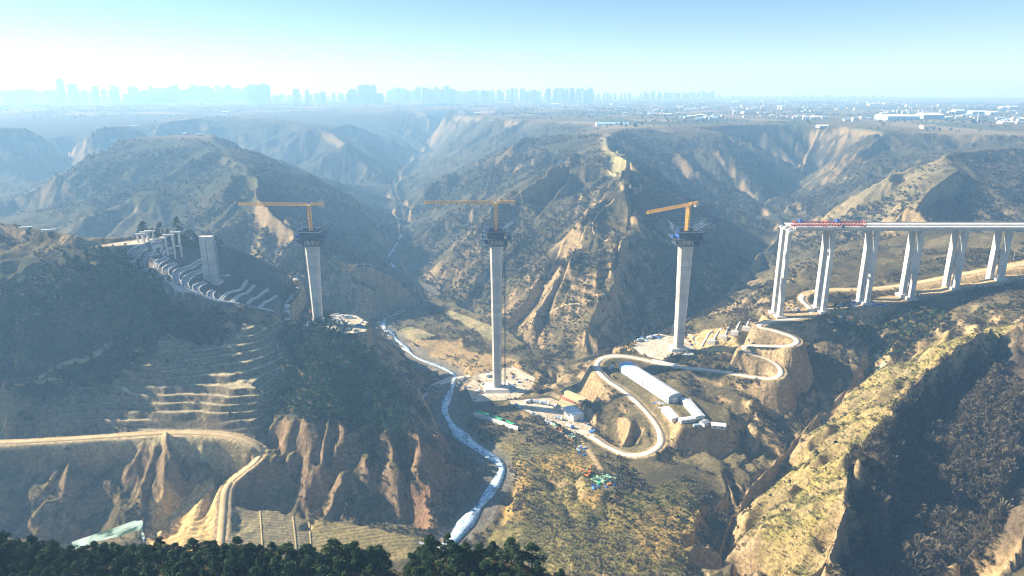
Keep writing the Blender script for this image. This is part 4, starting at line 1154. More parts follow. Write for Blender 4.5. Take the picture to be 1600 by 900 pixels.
# ------------------------------------------------------------------ machines, vehicles and site material
def excavator(p, rz, label, paint):
    t = thing('excavator', label, 'excavator', tuple(p), rz); P = M[paint]
    for s_ in (-1, 1):
        m = MB(); m.loft([[(x, s_ * 1.3 + w, z) for x, z in ((-1.9, .25), (-1.5, 0), (1.5, 0), (1.9, .25), (1.9, .6), (1.5, .85), (-1.5, .85), (-1.9, .6))] for w in (-.3, .3)]); m.build('track', M['rubber'], t)
    m = MB(); m.box((-.3, 0, 1.55), (3.4, 2.7, 1.2)); m.box((-1.7, 0, 1.6), (.8, 2.6, 1.3), taper=.9); m.build('body', P, t)
    m = MB(); m.box((.6, .75, 2.75), (1.5, 1.1, 1.4), taper=.88); m.build('cab', M['glass'], t)
    m = MB(); m.bar((1.2, -.2, 1.9), (3.4, -.2, 4.6), .5); m.bar((3.4, -.2, 4.6), (5.4, -.2, 3.6), .5); m.build('boom', P, t)
    m = MB(); m.bar((5.3, -.2, 3.8), (5.9, -.2, 1.6), .4); m.build('arm', P, t)
    m = MB(); m.box((5.8, -.2, 1.0), (.9, 1.2, 1.1), taper=.6); m.build('bucket', M['dark_steel'], t)
    return t
excavator(hit(983, 549), 2.2, 'yellow excavator at the road bend below the pier terrace', 'yellow')
excavator(hit(988, 540), .6, 'yellow excavator working on the earth bank beside the pier terrace', 'yellow')
excavator(hit(1341, 463), .3, 'yellow excavator near the foot of the third viaduct pier', 'yellow')
excavator(hit(917, 744), 2.4, 'orange red excavator beside the green tarpaulin', 'orange')
excavator(hit(921, 739), 1.2, 'orange red excavator farther up the tarpaulin clearing', 'orange')
def truck(p, rz, label, body, group=None):
    t = thing('truck', label, 'truck', tuple(p), rz, group)
    m = MB(); m.box((2.9, 0, 1.75), (1.9, 2.3, 2.1), taper=.92); m.box((3.86, 0, 1.15), (.1, 2.0, .5)); cb = m.build('cab', M[body], t)
    m = MB(); m.box((3.86, 0, 2.2), (.08, 1.9, .8)); m.build('windscreen', M['glass'], cb)
    m = MB(); m.box((-.9, 0, 1.85), (5.4, 2.4, 1.7)); m.box((-.9, 0, 2.76), (5.0, 2.1, .1)); m.build('cargo_box', M['white_paint'] if body != 'white_paint' else M['grey_sheet'], t)
    m = MB(); m.box((.2, 0, .8), (7.2, 1.0, .3)); m.build('chassis', M['dark_steel'], t)
    for x in (2.7, -1.4, -2.6):
        for s_ in (-1, 1):
            m = MB(); m.cyl((x, s_ * .85, .52), (x, s_ * 1.2, .52), .52, 10); m.build('wheel', M['rubber'], t)
    return t
for a, b, r_, l_, c_ in ((1000, 533, .5, 'white truck parked on the left end of the pier terrace', 'white_paint'), (1016, 529, .4, 'blue cab truck parked on the pier terrace', 'blue'), (1025, 527, .5, 'red cab truck parked next to the blue cab truck', 'red'),
                         (762, 588, 1.5, 'blue cab truck behind the river flat pier base', 'blue'), (840, 630, -.5, 'white truck parked in the shaded concrete yard', 'white_paint'),
                         (1330, 482, .2, 'white truck beside the blue stacks under the viaduct', 'white_paint'), (352, 433, .4, 'white truck on the cut slope right of the slab pier', 'white_paint'), (955, 577, .9, 'white truck at the blue end of the arched shed', 'white_paint'),
                         (545, 497, .2, 'white truck on the wooded spur platform', 'white_paint')):
    truck(hit(a, b, 380, 900), r_, l_, c_)
def pile_stack(kind):
    """one load of site material as a single mesh"""
    m = MB(); r = random.Random(kind)
    if kind == 0:                      # site container with ribs
        m.box((0, 0, 1.3), (6.0, 2.4, 2.5))
        for k in range(11): m.box((-2.75 + k * .55, 0, 1.3), (.14, 2.52, 2.2))
        m.box((0, 0, 2.62), (6.1, 2.5, .14))
    elif kind == 1:                    # bundled sections
        for j in range(3):
            for k in range(5 - j): m.bar((-3, (k - 2 + j / 2) * .6, .3 + j * .55), (3, (k - 2 + j / 2) * .6, .3 + j * .55), .5)
        for x in (-2, 2): m.box((x, 0, .04), (.2, 3.2, .1))
    elif kind == 2:                    # stacked panels
        for j in range(6): m.box((r.uniform(-.15, .15), r.uniform(-.15, .15), .15 + j * .3), (3.6, 2.2, .22), r.uniform(-.06, .06))
    elif kind == 3:                    # formwork frames leaning together
        for j in range(4):
            m.bar((-1.5 + j, -1.2, 0), (-1.2 + j, 0, 2.2), .2); m.bar((-1.5 + j, 1.2, 0), (-1.2 + j, 0, 2.2), .2); m.bar((-1.6 + j, -1.1, .4), (-1.6 + j, 1.1, .4), .2)
        m.box((0, 0, 1.1), (4.2, .14, 1.4))
    elif kind == 4:                    # sheeted heap
        n = 12; rings = []
        for f, q in ((0, 1), (.45, .86), (.8, .55), (1, .15)):
            rings.append([(2.6 * q * math.cos(6.2832 * i / n) * r.uniform(.85, 1.15), 1.8 * q * math.sin(6.2832 * i / n) * r.uniform(.85, 1.15), 1.7 * f) for i in range(n)])
        m.loft(rings)
    return m
STACK = {}
KN = ['site_container', 'section_bundle', 'panel_stack', 'formwork_stack', 'sheeted_heap']
KL = ['%s site container with ribbed sides', '%s bundle of long sections on bearers', '%s stack of flat panels', '%s formwork frames leaning together', '%s sheeted heap of material']
KC = ['container', 'bundle', 'panel stack', 'formwork', 'heap']
CN = {'blue': 'blue', 'white_paint': 'white', 'grey_sheet': 'grey', 'red': 'red', 'orange': 'orange', 'tarp_green': 'pale green', 'tarp_blue': 'bright blue', 'timber': 'timber brown', 'rust': 'rusty', 'green_net': 'green', 'concrete_new': 'pale', 'yellow': 'yellow'}
def stack(kind, mat, p, rz, where, sc=1.0):
    key = (kind, mat)
    if key not in STACK:
        me = pile_stack(kind).build('t', M[mat]); STACK[key] = me.data; bpy.data.objects.remove(me)
        STACK[key].name = KN[kind]
    o = link(KN[kind], STACK[key], None, None, tuple(p)); o.rotation_euler = (0, 0, rz); o.scale = (sc, sc, sc)
    lab = (KL[kind] % CN[mat]) + ' ' + where
    tag(o, lab, KC[kind], lab)
    return o
def scatter_px(poly, n, mats, kinds, where, rz, sc=1.0, jit=.25):
    r = random.Random(len(where) * 7 + n); got = []; xs = [q[0] for q in poly]; ys = [q[1] for q in poly]
    pts = np.array(poly, float); tries = 0
    while len(got) < n and tries < 4000:
        tries += 1
        a = r.uniform(min(xs), max(xs)); b = r.uniform(min(ys), max(ys))
        if not in_poly(np.array([a]), np.array([b]), poly)[0]: continue
        p = hit(a, b, 330, 900)
        if any(np.hypot(*(p - q)[:2]) < 4.6 * sc for q in got): continue
        got.append(p)
        stack(r.choice(kinds), r.choice(mats), p - np.array((0, 0, .1)), rz + r.uniform(-jit, jit) + r.choice((0, 0, 1.57)), where, sc * r.uniform(.75, 1.05))
def row_px(a, b, n, mats, kinds, where, sc=.9, off=0.0):
    r = random.Random(n + len(where)); A = hit(*a, 330, 900); B = hit(*b, 330, 900); rz = math.atan2(B[1] - A[1], B[0] - A[0])
    for k in range(n):
        p = A + (B - A) * (k + .5) / n; p[2] = ground(p[0], p[1]) - .1
        stack(r.choice(kinds), r.choice(mats), p, rz + r.uniform(-.12, .12) + r.choice((0, 1.57)), where, sc * r.uniform(.8, 1.05))
row_px((804, 633), (850, 655), 13, ['grey_sheet', 'white_paint', 'concrete_new', 'tarp_blue'], [0, 2, 3], 'along the river side of the concrete yard', .6)
row_px((852, 657), (898, 685), 11, ['tarp_blue', 'blue', 'white_paint', 'tarp_green', 'orange', 'grey_sheet'], [0, 1, 2, 4], 'on the lower rim of the yard', .75)
row_px((872, 672), (898, 690), 7, ['orange', 'rust', 'white_paint', 'timber'], [1, 2, 4], 'below the lower rim of the yard', .7)
scatter_px([(907,656),(925,655),(936,676),(922,680)], 10, ['white_paint', 'grey_sheet', 'tarp_blue', 'rust'], [1, 2, 3, 4], 'beside the white yard building', .5, .7)
scatter_px([(898,696),(915,698),(921,712),(905,712)], 9, ['blue', 'white_paint', 'tarp_blue', 'grey_sheet'], [1, 2, 3], 'on the slope by the dirt track', .5, .65)
scatter_px([(500,493),(556,491),(578,503),(570,517),(545,520),(515,508)], 26, ['blue', 'white_paint', 'grey_sheet', 'tarp_blue', 'rust', 'concrete_new'], [0, 1, 2, 3, 4], 'on the wooded spur platform', .2, .8)
scatter_px([(735,606),(748,592),(758,592),(755,618),(740,625)], 8, ['blue', 'rust', 'white_paint', 'grey_sheet'], [0, 1, 2, 3], 'left of the river flat pier', 1.0, .7)
scatter_px([(795,583),(830,590),(826,606),(802,612)], 10, ['white_paint', 'grey_sheet', 'rust', 'orange', 'blue'], [0, 1, 2, 3], 'right of the river flat pier', .3, .7)
scatter_px([(706,598),(726,592),(735,606),(724,628),(708,622)], 10, ['blue', 'white_paint', 'rust', 'grey_sheet'], [1, 2, 4], 'between the stream and the river flat pier', .7, .65)
scatter_px([(1072,520),(1082,516),(1094,540),(1082,546)], 10, ['blue', 'white_paint', 'grey_sheet', 'rust'], [1, 2, 3], 'at the foot of the excavated slope', .5, .65)
scatter_px([(1330,468),(1376,472),(1385,480),(1345,486),(1310,480)], 20, ['blue', 'tarp_blue', 'blue', 'grey_sheet'], [0, 1, 2, 3], 'under the third viaduct pier', .1, .8)
scatter_px([(1296,492),(1335,500),(1325,508),(1298,506)], 9, ['white_paint', 'blue', 'tarp_blue', 'rust'], [0, 1, 2], 'below the second viaduct pier', .1, .7)
scatter_px([(1226,482),(1248,482),(1252,489),(1228,489)], 7, ['blue', 'white_paint', 'grey_sheet'], [1, 2, 3], 'beside the first viaduct pier', .1, .7)
scatter_px([(988,530),(1010,524),(1040,526),(1010,536)], 8, ['white_paint', 'grey_sheet', 'tarp_blue'], [0, 2, 4], 'on the far rim of the pier terrace', .4, .7)
scatter_px([(1020,625),(1040,628),(1042,640),(1028,642)], 7, ['white_paint', 'grey_sheet', 'rust', 'tarp_blue'], [1, 2, 3], 'beside the arched shed end', .8, .6)
p = hit(943, 749, 330, 600); m = MB(); r = random.Random(3); rr = []
for q, dz in ((1, -.1), (.96, .5), (.6, .9), (.25, 1.0)):
    rr.append([(9.5 * q * math.cos(6.2832 * i / 18) * r.uniform(.88, 1.1), 5.5 * q * math.sin(6.2832 * i / 18) * r.uniform(.88, 1.1), dz + r.uniform(-.15, .15)) for i in range(18)])
m.loft(rr); tag(m.build('tarpaulin', M['tarp_green'], None, tuple(p)), 'wide pale green tarpaulin spread in the grass clearing below the road', 'tarpaulin')
for k, (a, b, c_) in enumerate(((826, 629, 'blue'), (852, 632, 'white_paint'), (868, 636, 'orange'), (873, 655, 'white_paint'), (890, 668, 'blue'), (800, 607, 'white_paint'), (748, 612, 'yellow'), (1090, 668, 'white_paint'))):
    truck(hit(a, b, 380, 900), (.4, -.5, 1.2, -.6, -.7, .1, 1.1, .2)[k], ['blue cab truck at the back edge of the concrete yard', 'white cab truck in the middle of the concrete yard', 'orange cab truck by the stepped bank', 'white cab truck nearest the yard building front', 'blue cab truck on the sunny end of the yard', 'white cab truck beside the big pile cap', 'yellow cab truck left of the big pile cap', 'white cab truck on the edge below the site huts'][k], c_)
scatter_px([(925,743),(950,741),(958,752),(935,757)], 9, ['tarp_green', 'green_net', 'tarp_green'], [2, 4, 4], 'in the brown grass clearing', .3, .85)
scatter_px([(920,755),(945,757),(962,758),(930,766)], 6, ['tarp_blue', 'orange', 'white_paint', 'blue'], [2, 4], 'along the front of the clearing', .3, .75)
for k in range(11):
    p = hit(1021 + 3.6 * k, 564.5 + .75 * k, 450, 800); m = MB(); m.box((0, 0, .9), (2.6, 1.5, 1.8), taper=.8); m.box((0, 0, 1.86), (1.6, .9, .14))
    o = m.build('concrete_block', M['white_paint'], None, tuple(p)); o.rotation_euler = (0, 0, -.35)
    tag(o, 'white block in the row lining the road behind the arched shed', 'block', 'white blocks along the shed road')
M['net_faded'] = worn('faded green net', (.24, .36, .27), (.20, .22, .14), .5, .95)
for a, b, s_, l_ in ((1372, 556, 9, 'torn pale green net lying high in the ravine'), (1378, 572, 7, 'smaller torn green net below the high one'), (1308, 625, 5, 'pale green net at the ravine edge'), (1288, 658, 6, 'green net lowest in the ravine')):
    p = hit(a, b, 330, 800); m = MB(); n = 14; r = random.Random(a); rings = []; s_ *= .6
    for q, dz in ((1, -.3), (.7, .45), (.3, .8)):
        rings.append([(p[0] + s_ * q * math.cos(6.2832 * i / n) * r.uniform(.6, 1.1), p[1] + s_ * q * math.sin(6.2832 * i / n) * r.uniform(.6, 1.1)) for i in range(n)])
    rr = [[(x, y, float(ground(x, y)) + dz) for x, y in ring] for ring, dz in zip(rings, (-.2, .22, .3))]
    m.loft(rr); tag(m.build('torn_net', M['net_faded']), l_, 'net')
def pole(a, b, h, label):
    p = hit(a, b, 330, 900); t = thing('lamp_pole', label, 'lamp pole', tuple(p))
    m = MB(); m.cyl((0, 0, -.5), (0, 0, h), .16, 8, .09); m.build('post', M['white_paint'], t)
    m = MB(); m.bar((0, 0, h), (1.4, 0, h + .3), .14); m.box((1.6, 0, h + .25), (.9, .35, .16)); m.build('lamp_arm', M['grey_sheet'], t)
pole(1004, 527, 10, 'thin pale pole at the rim of the pier terrace'); pole(927, 556, 9, 'thin pale pole at the outer bend of the road'); pole(1051, 519, 9, 'thin pole behind the pier terrace')
pole(1583, 408, 10, 'thin pole near the last viaduct pier'); pole(1170, 470, 9, 'thin pole on the grassy back edge of the site hill')

# ------------------------------------------------------------------ tableland: big warehouse, village houses, city
def block_at(px_, Y, w, d, h, rz=0.0, z=None):
    p = wcol(px_, Y, 202.0); z = float(ground(p[0], p[1])) if z is None else z
    return (p[0], p[1], z), w, d, h, rz
def warehouse(px0, px1, py_, h, depth, label, roof='white_paint', wall='grey_sheet'):
    a = hit(px0, py_, 1200, 9000); b = hit(px1, py_, 1200, 9000); Y = (a[1] + b[1]) / 2; w = b[0] - a[0]
    t = thing('warehouse', label, 'warehouse', ((a[0] + b[0]) / 2, Y + depth / 2, min(a[2], b[2]) - .5))
    m = MB(); m.box((0, 0, h / 2), (w, depth, h)); m.build('wall', M[wall], t)
    m = MB(); n = max(1, int(depth / 40)); dd = depth / n
    for k in range(n):
        y = -depth / 2 + dd * (k + .5)
        m.loft([[(x, y - dd / 2, h + .02), (x, y, h + dd * .12), (x, y + dd / 2, h + .02)] for x in (-w / 2 - 1, w / 2 + 1)])
    m.build('roof', M[roof], t)
warehouse(1383, 1441, 188, 14, 90, 'long white warehouse with blue walls on the plain at right', 'white_paint', 'blue_sheet')
warehouse(1443, 1474, 186, 14, 60, 'shorter white warehouse beside the long one at right')
warehouse(1270, 1308, 199, 6, 26, 'low white shed at the plateau rim right of centre')
warehouse(930, 986, 196, 7, 30, 'pale blue roofed shed row at the rim above the middle hill', 'blue_sheet', 'white_paint')
warehouse(1443, 1462, 201, 8, 20, 'tan walled house at the rim below the warehouses', 'timber', 'concrete_new')
for k, (a, b, c_) in enumerate(((1576, 1592, 170), (1566, 1573, 171), (1520, 1545, 179), (1548, 1560, 180), (1492, 1510, 177))):
    warehouse(a, b, c_, 12, 40, ['white factory hall at the far right horizon', 'small white hall left of the far right hall', 'white hall row right of the big warehouses', 'little white hall beside the hall row', 'pale hall just behind the big warehouses'][k])
p = hit(1527, 190, 1200, 9000); m = MB(); m.cyl((0, 0, -1), (0, 0, 26), 1.6, 10, .9); m.cyl((0, 0, 20), (0, 0, 23), 2.0, 10)
tag(m.build('chimney', M['white_paint'], None, tuple(p)), 'thin white chimney on the plain right of the warehouses', 'chimney')
# village houses: one mesh of each kind, many copies
HM = []
M['brick'] = worn('brick and plaster', (.52, .45, .38), (.40, .30, .24), .3, .9)
for k, (w, d, h, wl, rf) in enumerate(((14, 9, 4, 'concrete_new', 'roof_dark'), (18, 10, 7, 'concrete_new', 'grey_sheet'), (12, 10, 4, 'brick', 'roof_dark'), (26, 12, 5, 'concrete', 'blue_sheet'), (15, 10, 10, 'concrete_new', 'brick'), (34, 14, 6, 'concrete_new', 'white_paint'))):
    m = MB(); m.box((0, 0, h / 2 - .5), (w, d, h + 1)); m.loft([[(x, -d / 2 - .6, h + .02), (x, 0, h + d * .2), (x, d / 2 + .6, h + .02)] for x in (-w / 2 - .6, w / 2 + .6)], 1)
    for q in range(3): m.box((-w / 3 + q * w / 3, -d / 2 - .04, h * .55), (1.4, .1, 1.5), 0, 2)
    o = m.build('t', [M[wl], M[rf], M['glass']]); HM.append(o.data); o.data.name = 'village_house'; bpy.data.objects.remove(o)
r = random.Random(5); spots = []
VC = [(1000, 178, 22, 3), (1060, 182, 30, 2.5), (1110, 184, 30, 2.5), (1150, 177, 30, 3), (1210, 183, 26, 2.5), (1265, 184, 16, 2), (1330, 187, 22, 2), (1420, 176, 40, 3), (1500, 184, 20, 2.5), (1580, 190, 18, 4), (1560, 176, 30, 3), (1300, 172, 40, 3), (1200, 168, 40, 3), (1060, 170, 36, 3), (960, 168, 30, 3), (870, 165, 30, 3), (1450, 166, 50, 2), (1350, 162, 60, 2), (1250, 160, 60, 2), (1130, 160, 40, 2)]
while len(spots) < 285:
    c_ = r.choice(VC); a = r.gauss(c_[0], c_[2] * .8); b = r.gauss(c_[1], c_[3] * .7)
    if not (850 < a < 1605 and 157 < b < 195): continue
    p = hit(a, b, 1700, 12000)
    if p[2] < 190: continue
    spots.append((p, a))
for p, a in spots:
    o = link('village_house', r.choice(HM), None, None, tuple(p)); o.rotation_euler = (0, 0, r.choice((0, .1, 1.57, -.2)) + r.uniform(-.1, .1)); s_ = r.uniform(.6, 1.05) * (1 + max(0, p[1] - 3000) / 6000); o.scale = (s_, s_, s_)
    tag(o, 'small pale house in the scattered villages on the plain right of the city', 'house', 'village houses on the right plain')
for a, b in ((85, 165), (95, 168), (305, 158), (312, 158), (340, 176), (352, 177), (210, 199), (290, 211), (312, 212), (178, 221), (590, 160), (600, 161), (640, 160), (700, 161), (715, 161), (760, 164), (745, 178), (766, 190)):
    p = hit(a, b, 1200, 12000); o = link('farm_house', r.choice(HM), None, None, tuple(p)); o.rotation_euler = (0, 0, r.uniform(-.3, .3))
    tag(o, 'lone pale farm house on the hazy hilltops and rim left of centre', 'house', 'farm houses left of centre')
# city towers
def tower_mesh(w, d, h, crown, n):
    m = MB(); m.box((0, 0, h / 2 - 5), (w, d, h + 10))
    for s_ in (-1, 1): m.box((s_ * w * .28, -d / 2 - .8, h / 2 - 2), (w * .22, 1.6, h - 6))
    for k in range(n): m.box((0, 0, h * (k + 1) / (n + 1)), (w + .6, d + .6, .9), 0, 1)
    if crown == 1: m.box((0, 0, h + 3), (w * .5, d * .6, 6))
    if crown == 2: m.box((0, 0, h + 2), (w * .8, d * .8, 4)); m.box((0, 0, h + 7), (w * .35, d * .4, 6))
    if crown == 3: m.loft([[(-w * .4, -d * .4, h), (w * .4, -d * .4, h), (w * .4, d * .4, h), (-w * .4, d * .4, h)], [(-w * .1, -d * .1, h + 12), (w * .1, -d * .1, h + 12), (w * .1, d * .1, h + 12), (-w * .1, d * .1, h + 12)]])
    o = m.build('t', [M['city'], M['glass']]); me = o.data; me.name = 'tower_block'; bpy.data.objects.remove(o); return me
M['city'] = worn('city facade', (.42, .42, .42), (.32, .33, .34), .02, .7)
TM = [tower_mesh(30, 18, 90, c_, 8) for c_ in (0, 1, 2, 3)] + [tower_mesh(52, 18, 90, 0, 8), tower_mesh(60, 20, 90, 1, 8)]
def tower(px_, pyt, wpx, label, group=None, Y=6400.0, base=None):
    X = (px_ - 800) / F * (Y * CP + 80 * SP); z0 = float(ground(X, Y)); zt = top_at(px_, pyt, Y); h = max(18, zt - z0)
    w = wpx / F * Y
    k = r.randrange(4) if wpx < 12 else 4 + r.randrange(2)
    bw = 30 if k < 4 else (52 if k == 4 else 60)
    o = link('tower_block', TM[k], None, None, (X, Y, z0)); o.scale = (w / bw, r.uniform(.8, 1.3), h / 96 if k in (1, 2, 3, 5) else h / 90); o.rotation_euler = (0, 0, r.uniform(-.15, .15))
    tag(o, label, 'tower block', group)
    return o
NAMED = [(99, 122, 10, 'tallest slanting topped tower at the left of the skyline'), (573, 132, 25, 'broad slab tower standing out near the middle of the skyline'), (586, 132, 6, 'narrow tower touching the broad slab tower'), (552, 139, 13, 'low block left of the broad slab tower'),
         (117, 131, 12, 'stepped tower just right of the tallest tower'), (152, 134, 9, 'tower with a raised centre left of the round roofed one'), (182, 135, 11, 'square topped tower in the gap right of the left cluster'), (413, 131, 20, 'wide stepped block left of the middle gap'), (396, 132, 13, 'flat slab beside the wide stepped block'),
         (464, 139, 9, 'lone low tower in the gap of the skyline'), (481, 140, 6, 'thin lone tower in the gap of the skyline'), (506, 143, 8, 'small lone block before the broad slab')]
for a, b, c_, l_ in NAMED: tower(a, b, c_, l_, None, 5900)
def cluster(x0, x1, y0, y1, n, w0, w1, where, Y0=6000, Y1=7200):
    for k in range(n):
        a = x0 + (x1 - x0) * (k + r.uniform(.15, .85)) / n
        tower(a, r.uniform(y0, y1), r.uniform(w0, w1), 'pale hazy tower block ' + where, 'tower blocks ' + where, r.uniform(Y0, Y1))
cluster(0, 92, 136, 144, 11, 5, 11, 'in the bright haze at the left end of the skyline')
cluster(62, 135, 138, 146, 8, 6, 12, 'around the foot of the tallest tower')
cluster(130, 210, 139, 147, 8, 5, 10, 'right of the tallest tower')
cluster(205, 270, 134, 142, 9, 6, 11, 'on the skyline left of the far slabs')
cluster(268, 335, 132, 141, 13, 5, 10, 'in the row of even slabs')
cluster(332, 402, 132, 142, 11, 6, 11, 'left of the wide stepped block')
cluster(425, 550, 144, 149, 10, 5, 10, 'low in the gap before the broad slab')
cluster(604, 650, 136, 143, 8, 5, 9, 'right of the broad slab tower')
cluster(650, 712, 134, 140, 13, 4, 7, 'in the tight row of slim towers')
cluster(708, 770, 139, 146, 9, 7, 14, 'low right of the slim towers')
cluster(768, 862, 137, 144, 13, 4, 8, 'in the dense group right of centre')
cluster(862, 926, 137, 142, 12, 5, 9, 'at the right end of the dense group')
cluster(925, 985, 144, 147, 9, 3, 5, 'low between the two right groups', 7200, 7800)
cluster(1000, 1118, 142, 146, 24, 3.5, 6, 'in the long far row at the right end of the skyline', 7800, 8800)
cluster(545, 600, 146, 152, 8, 6, 12, 'in front of the broad slab tower', 5600, 5900)
cluster(205, 275, 146, 151, 7, 7, 16, 'low in front of the far slabs', 5600, 5900)
cluster(1120, 1380, 147.5, 150, 18, 3, 5, 'faint on the horizon beyond the villages', 9000, 10500)
# ------------------------------------------------------------------ trees and scrub
def leaf_mat(name, c1, c2, rough=.8):
    m = new_mat(name, c1, rough, 0, .15); t = m.node_tree; b = t.nodes['Principled BSDF']
    oi = t.nodes.new('ShaderNodeObjectInfo'); a = t.nodes.new('ShaderNodeAttribute'); a.attribute_name = 'tint'
    ad = t.nodes.new('ShaderNodeMath'); ad.operation = 'ADD'; fr = t.nodes.new('ShaderNodeMath'); fr.operation = 'FRACT'
    t.links.new(oi.outputs['Random'], ad.inputs[0]); t.links.new(a.outputs['Fac'], ad.inputs[1]); t.links.new(ad.outputs[0], fr.inputs[0])
    mx = t.nodes.new('ShaderNodeMix'); mx.data_type = 'RGBA'
    mx.inputs[6].default_value = (*c1, 1); mx.inputs[7].default_value = (*c2, 1)
    t.links.new(fr.outputs[0], mx.inputs[0]); t.links.new(mx.outputs[2], b.inputs['Base Color'])
    return m
M['pine'] = leaf_mat('pine needles', (.024, .054, .022), (.058, .098, .036))
M['pine_dim'] = leaf_mat('grey green conifer needles', (.026, .052, .026), (.066, .092, .046))
M['scrub'] = leaf_mat('bare brown scrub', (.066, .054, .036), (.130, .106, .068))
M['far_scrub'] = leaf_mat('winter wood twigs', (.080, .072, .052), (.125, .110, .078))
M['scrub_dark'] = leaf_mat('dark evergreen scrub', (.030, .040, .020), (.055, .062, .032))
M['drygrass'] = leaf_mat('dry grass tufts', (.13, .12, .045), (.22, .19, .075))
def tri_cloud(n, rg, shape, size):
    """n small leaf triangles; shape(rg) gives centre and outward direction"""
    v = np.zeros((n, 3, 3), np.float32)
    for k in range(n):
        c_, o_ = shape(rg)
        d = rg.normal(size=3) + np.array(o_) * .9; d /= np.linalg.norm(d)
        u = np.cross(d, rg.normal(size=3)); u /= np.linalg.norm(u) + 1e-6; w = np.cross(d, u); s_ = size * rg.uniform(.6, 1.4)
        c_ = np.array(c_)
        v[k] = (c_ + u * s_, c_ - u * s_ * .5 + w * s_ * .85, c_ - u * s_ * .5 - w * s_ * .85)
    return v.reshape(-1, 3), np.arange(n * 3).reshape(-1, 3)
def pine_cloud(seed, n, size, h=7.0, rad_=2.3, lobes=11):
    rg = np.random.default_rng(seed); L_ = []
    for k in range(lobes):
        f = (k + .5) / lobes; a = rg.uniform(0, 6.28); q = rad_ * (1 - f ** 1.7) * rg.uniform(.35, .85) + .1
        L_.append((q * math.cos(a), q * math.sin(a), h * (.30 + .62 * f) + rg.uniform(-.3, .3), rad_ * (.58 - .32 * f) * rg.uniform(.8, 1.2)))
    def sh_(g):
        l_ = L_[g.integers(lobes)]; d = g.normal(size=3); d /= np.linalg.norm(d); d[2] = abs(d[2]) * .8 + d[2] * .2
        rr = l_[3] * g.uniform(.6, 1.05)
        return (l_[0] + d[0] * rr, l_[1] + d[1] * rr, l_[2] + d[2] * rr * .75), d
    return tri_cloud(n, rg, sh_, size)
def scrub_cloud(seed, n, size, w=1.5, h=1.9):
    rg = np.random.default_rng(seed); v = np.zeros((n, 3, 3), np.float32)
    for k in range(n):
        a = rg.uniform(0, 6.28); q = rg.uniform(.1, 1.0) ** .6 * w; z0 = rg.uniform(.0, .5) * h; z1 = z0 + rg.uniform(.3, .6) * h
        b = np.array((q * .45 * math.cos(a), q * .45 * math.sin(a), z0)); e = np.array((q * math.cos(a), q * math.sin(a), z1 * (1.1 - .3 * q / w)))
        s_ = np.array((-math.sin(a), math.cos(a), rg.uniform(-.4, .4))) * size * rg.uniform(.5, 1.2)
        v[k] = (b + s_ * .3, e + s_, e - s_)
    return v.reshape(-1, 3), np.arange(n * 3).reshape(-1, 3)
def many(name, temps, P, scale, mat, zoff=-.2, rg=RNG):
    """one mesh holding many plants"""
    vs, fs, ts, n0 = [], [], [], 0
    which = rg.integers(len(temps), size=len(P)); ang = rg.uniform(0, 6.283, len(P)); sz = np.broadcast_to(scale, (len(P),)) * np.clip(np.exp(rg.normal(0, .32, len(P))), .45, 1.9); hz_ = rg.uniform(.8, 1.25, len(P)); tint = rg.uniform(0, 1, len(P))
    for k, (v, f) in enumerate(temps):
        i = np.where(which == k)[0]
        if len(i) == 0: continue
        ca, sa = np.cos(ang[i])[:, None], np.sin(ang[i])[:, None]; s_ = sz[i][:, None]
        x = (v[None, :, 0] * ca - v[None, :, 1] * sa) * s_ + P[i, 0:1]; y = (v[None, :, 0] * sa + v[None, :, 1] * ca) * s_ + P[i, 1:2]; z = v[None, :, 2] * s_ * hz_[i][:, None] + P[i, 2:3] + zoff
        vs.append(np.stack([x, y, z], -1).reshape(-1, 3)); m_ = len(v)
        fs.append((f[None] + (np.arange(len(i)) * m_)[:, None, None]).reshape(-1, 3) + n0); ts.append(np.repeat(tint[i], m_)); n0 += m_ * len(i)
    me = fast_mesh(name, np.concatenate(vs), np.concatenate(fs))
    a = me.attributes.new('tint', 'FLOAT', 'POINT'); a.data.foreach_set('value', np.concatenate(ts).astype(np.float32))
    return link(name, me, mat)
def sample(maskfn, n, r0=60, r1=900, a0=-39.5, a1=39.5, rg=RNG):
    out = []
    got = 0
    while got < n:
        k = 40000
        a = np.radians(rg.uniform(a0, a1, k)); q = np.sqrt(rg.uniform(r0 * r0, r1 * r1, k)); x = q * np.sin(a); y = q * np.cos(a)
        keep = rg.uniform(0, 1, k) < maskfn(x, y)
        out.append(np.c_[x, y][keep]); got += int(keep.sum())
        if len(out) > 60: break
    P = np.concatenate(out)[:n]
    return np.c_[P, ground(P[:, 0], P[:, 1])]
def thin(P, dmin):
    """drop points closer than dmin to an earlier one"""
    cell = {}; keep = []
    for k, (x, y, z) in enumerate(P):
        i, j = int(x // dmin), int(y // dmin); ok = True
        for a in (-1, 0, 1):
            for b in (-1, 0, 1):
                for q in cell.get((i + a, j + b), ()):
                    if (P[q, 0] - x) ** 2 + (P[q, 1] - y) ** 2 < dmin * dmin: ok = False
        if ok: cell.setdefault((i, j), []).append(k); keep.append(k)
    return P[keep]

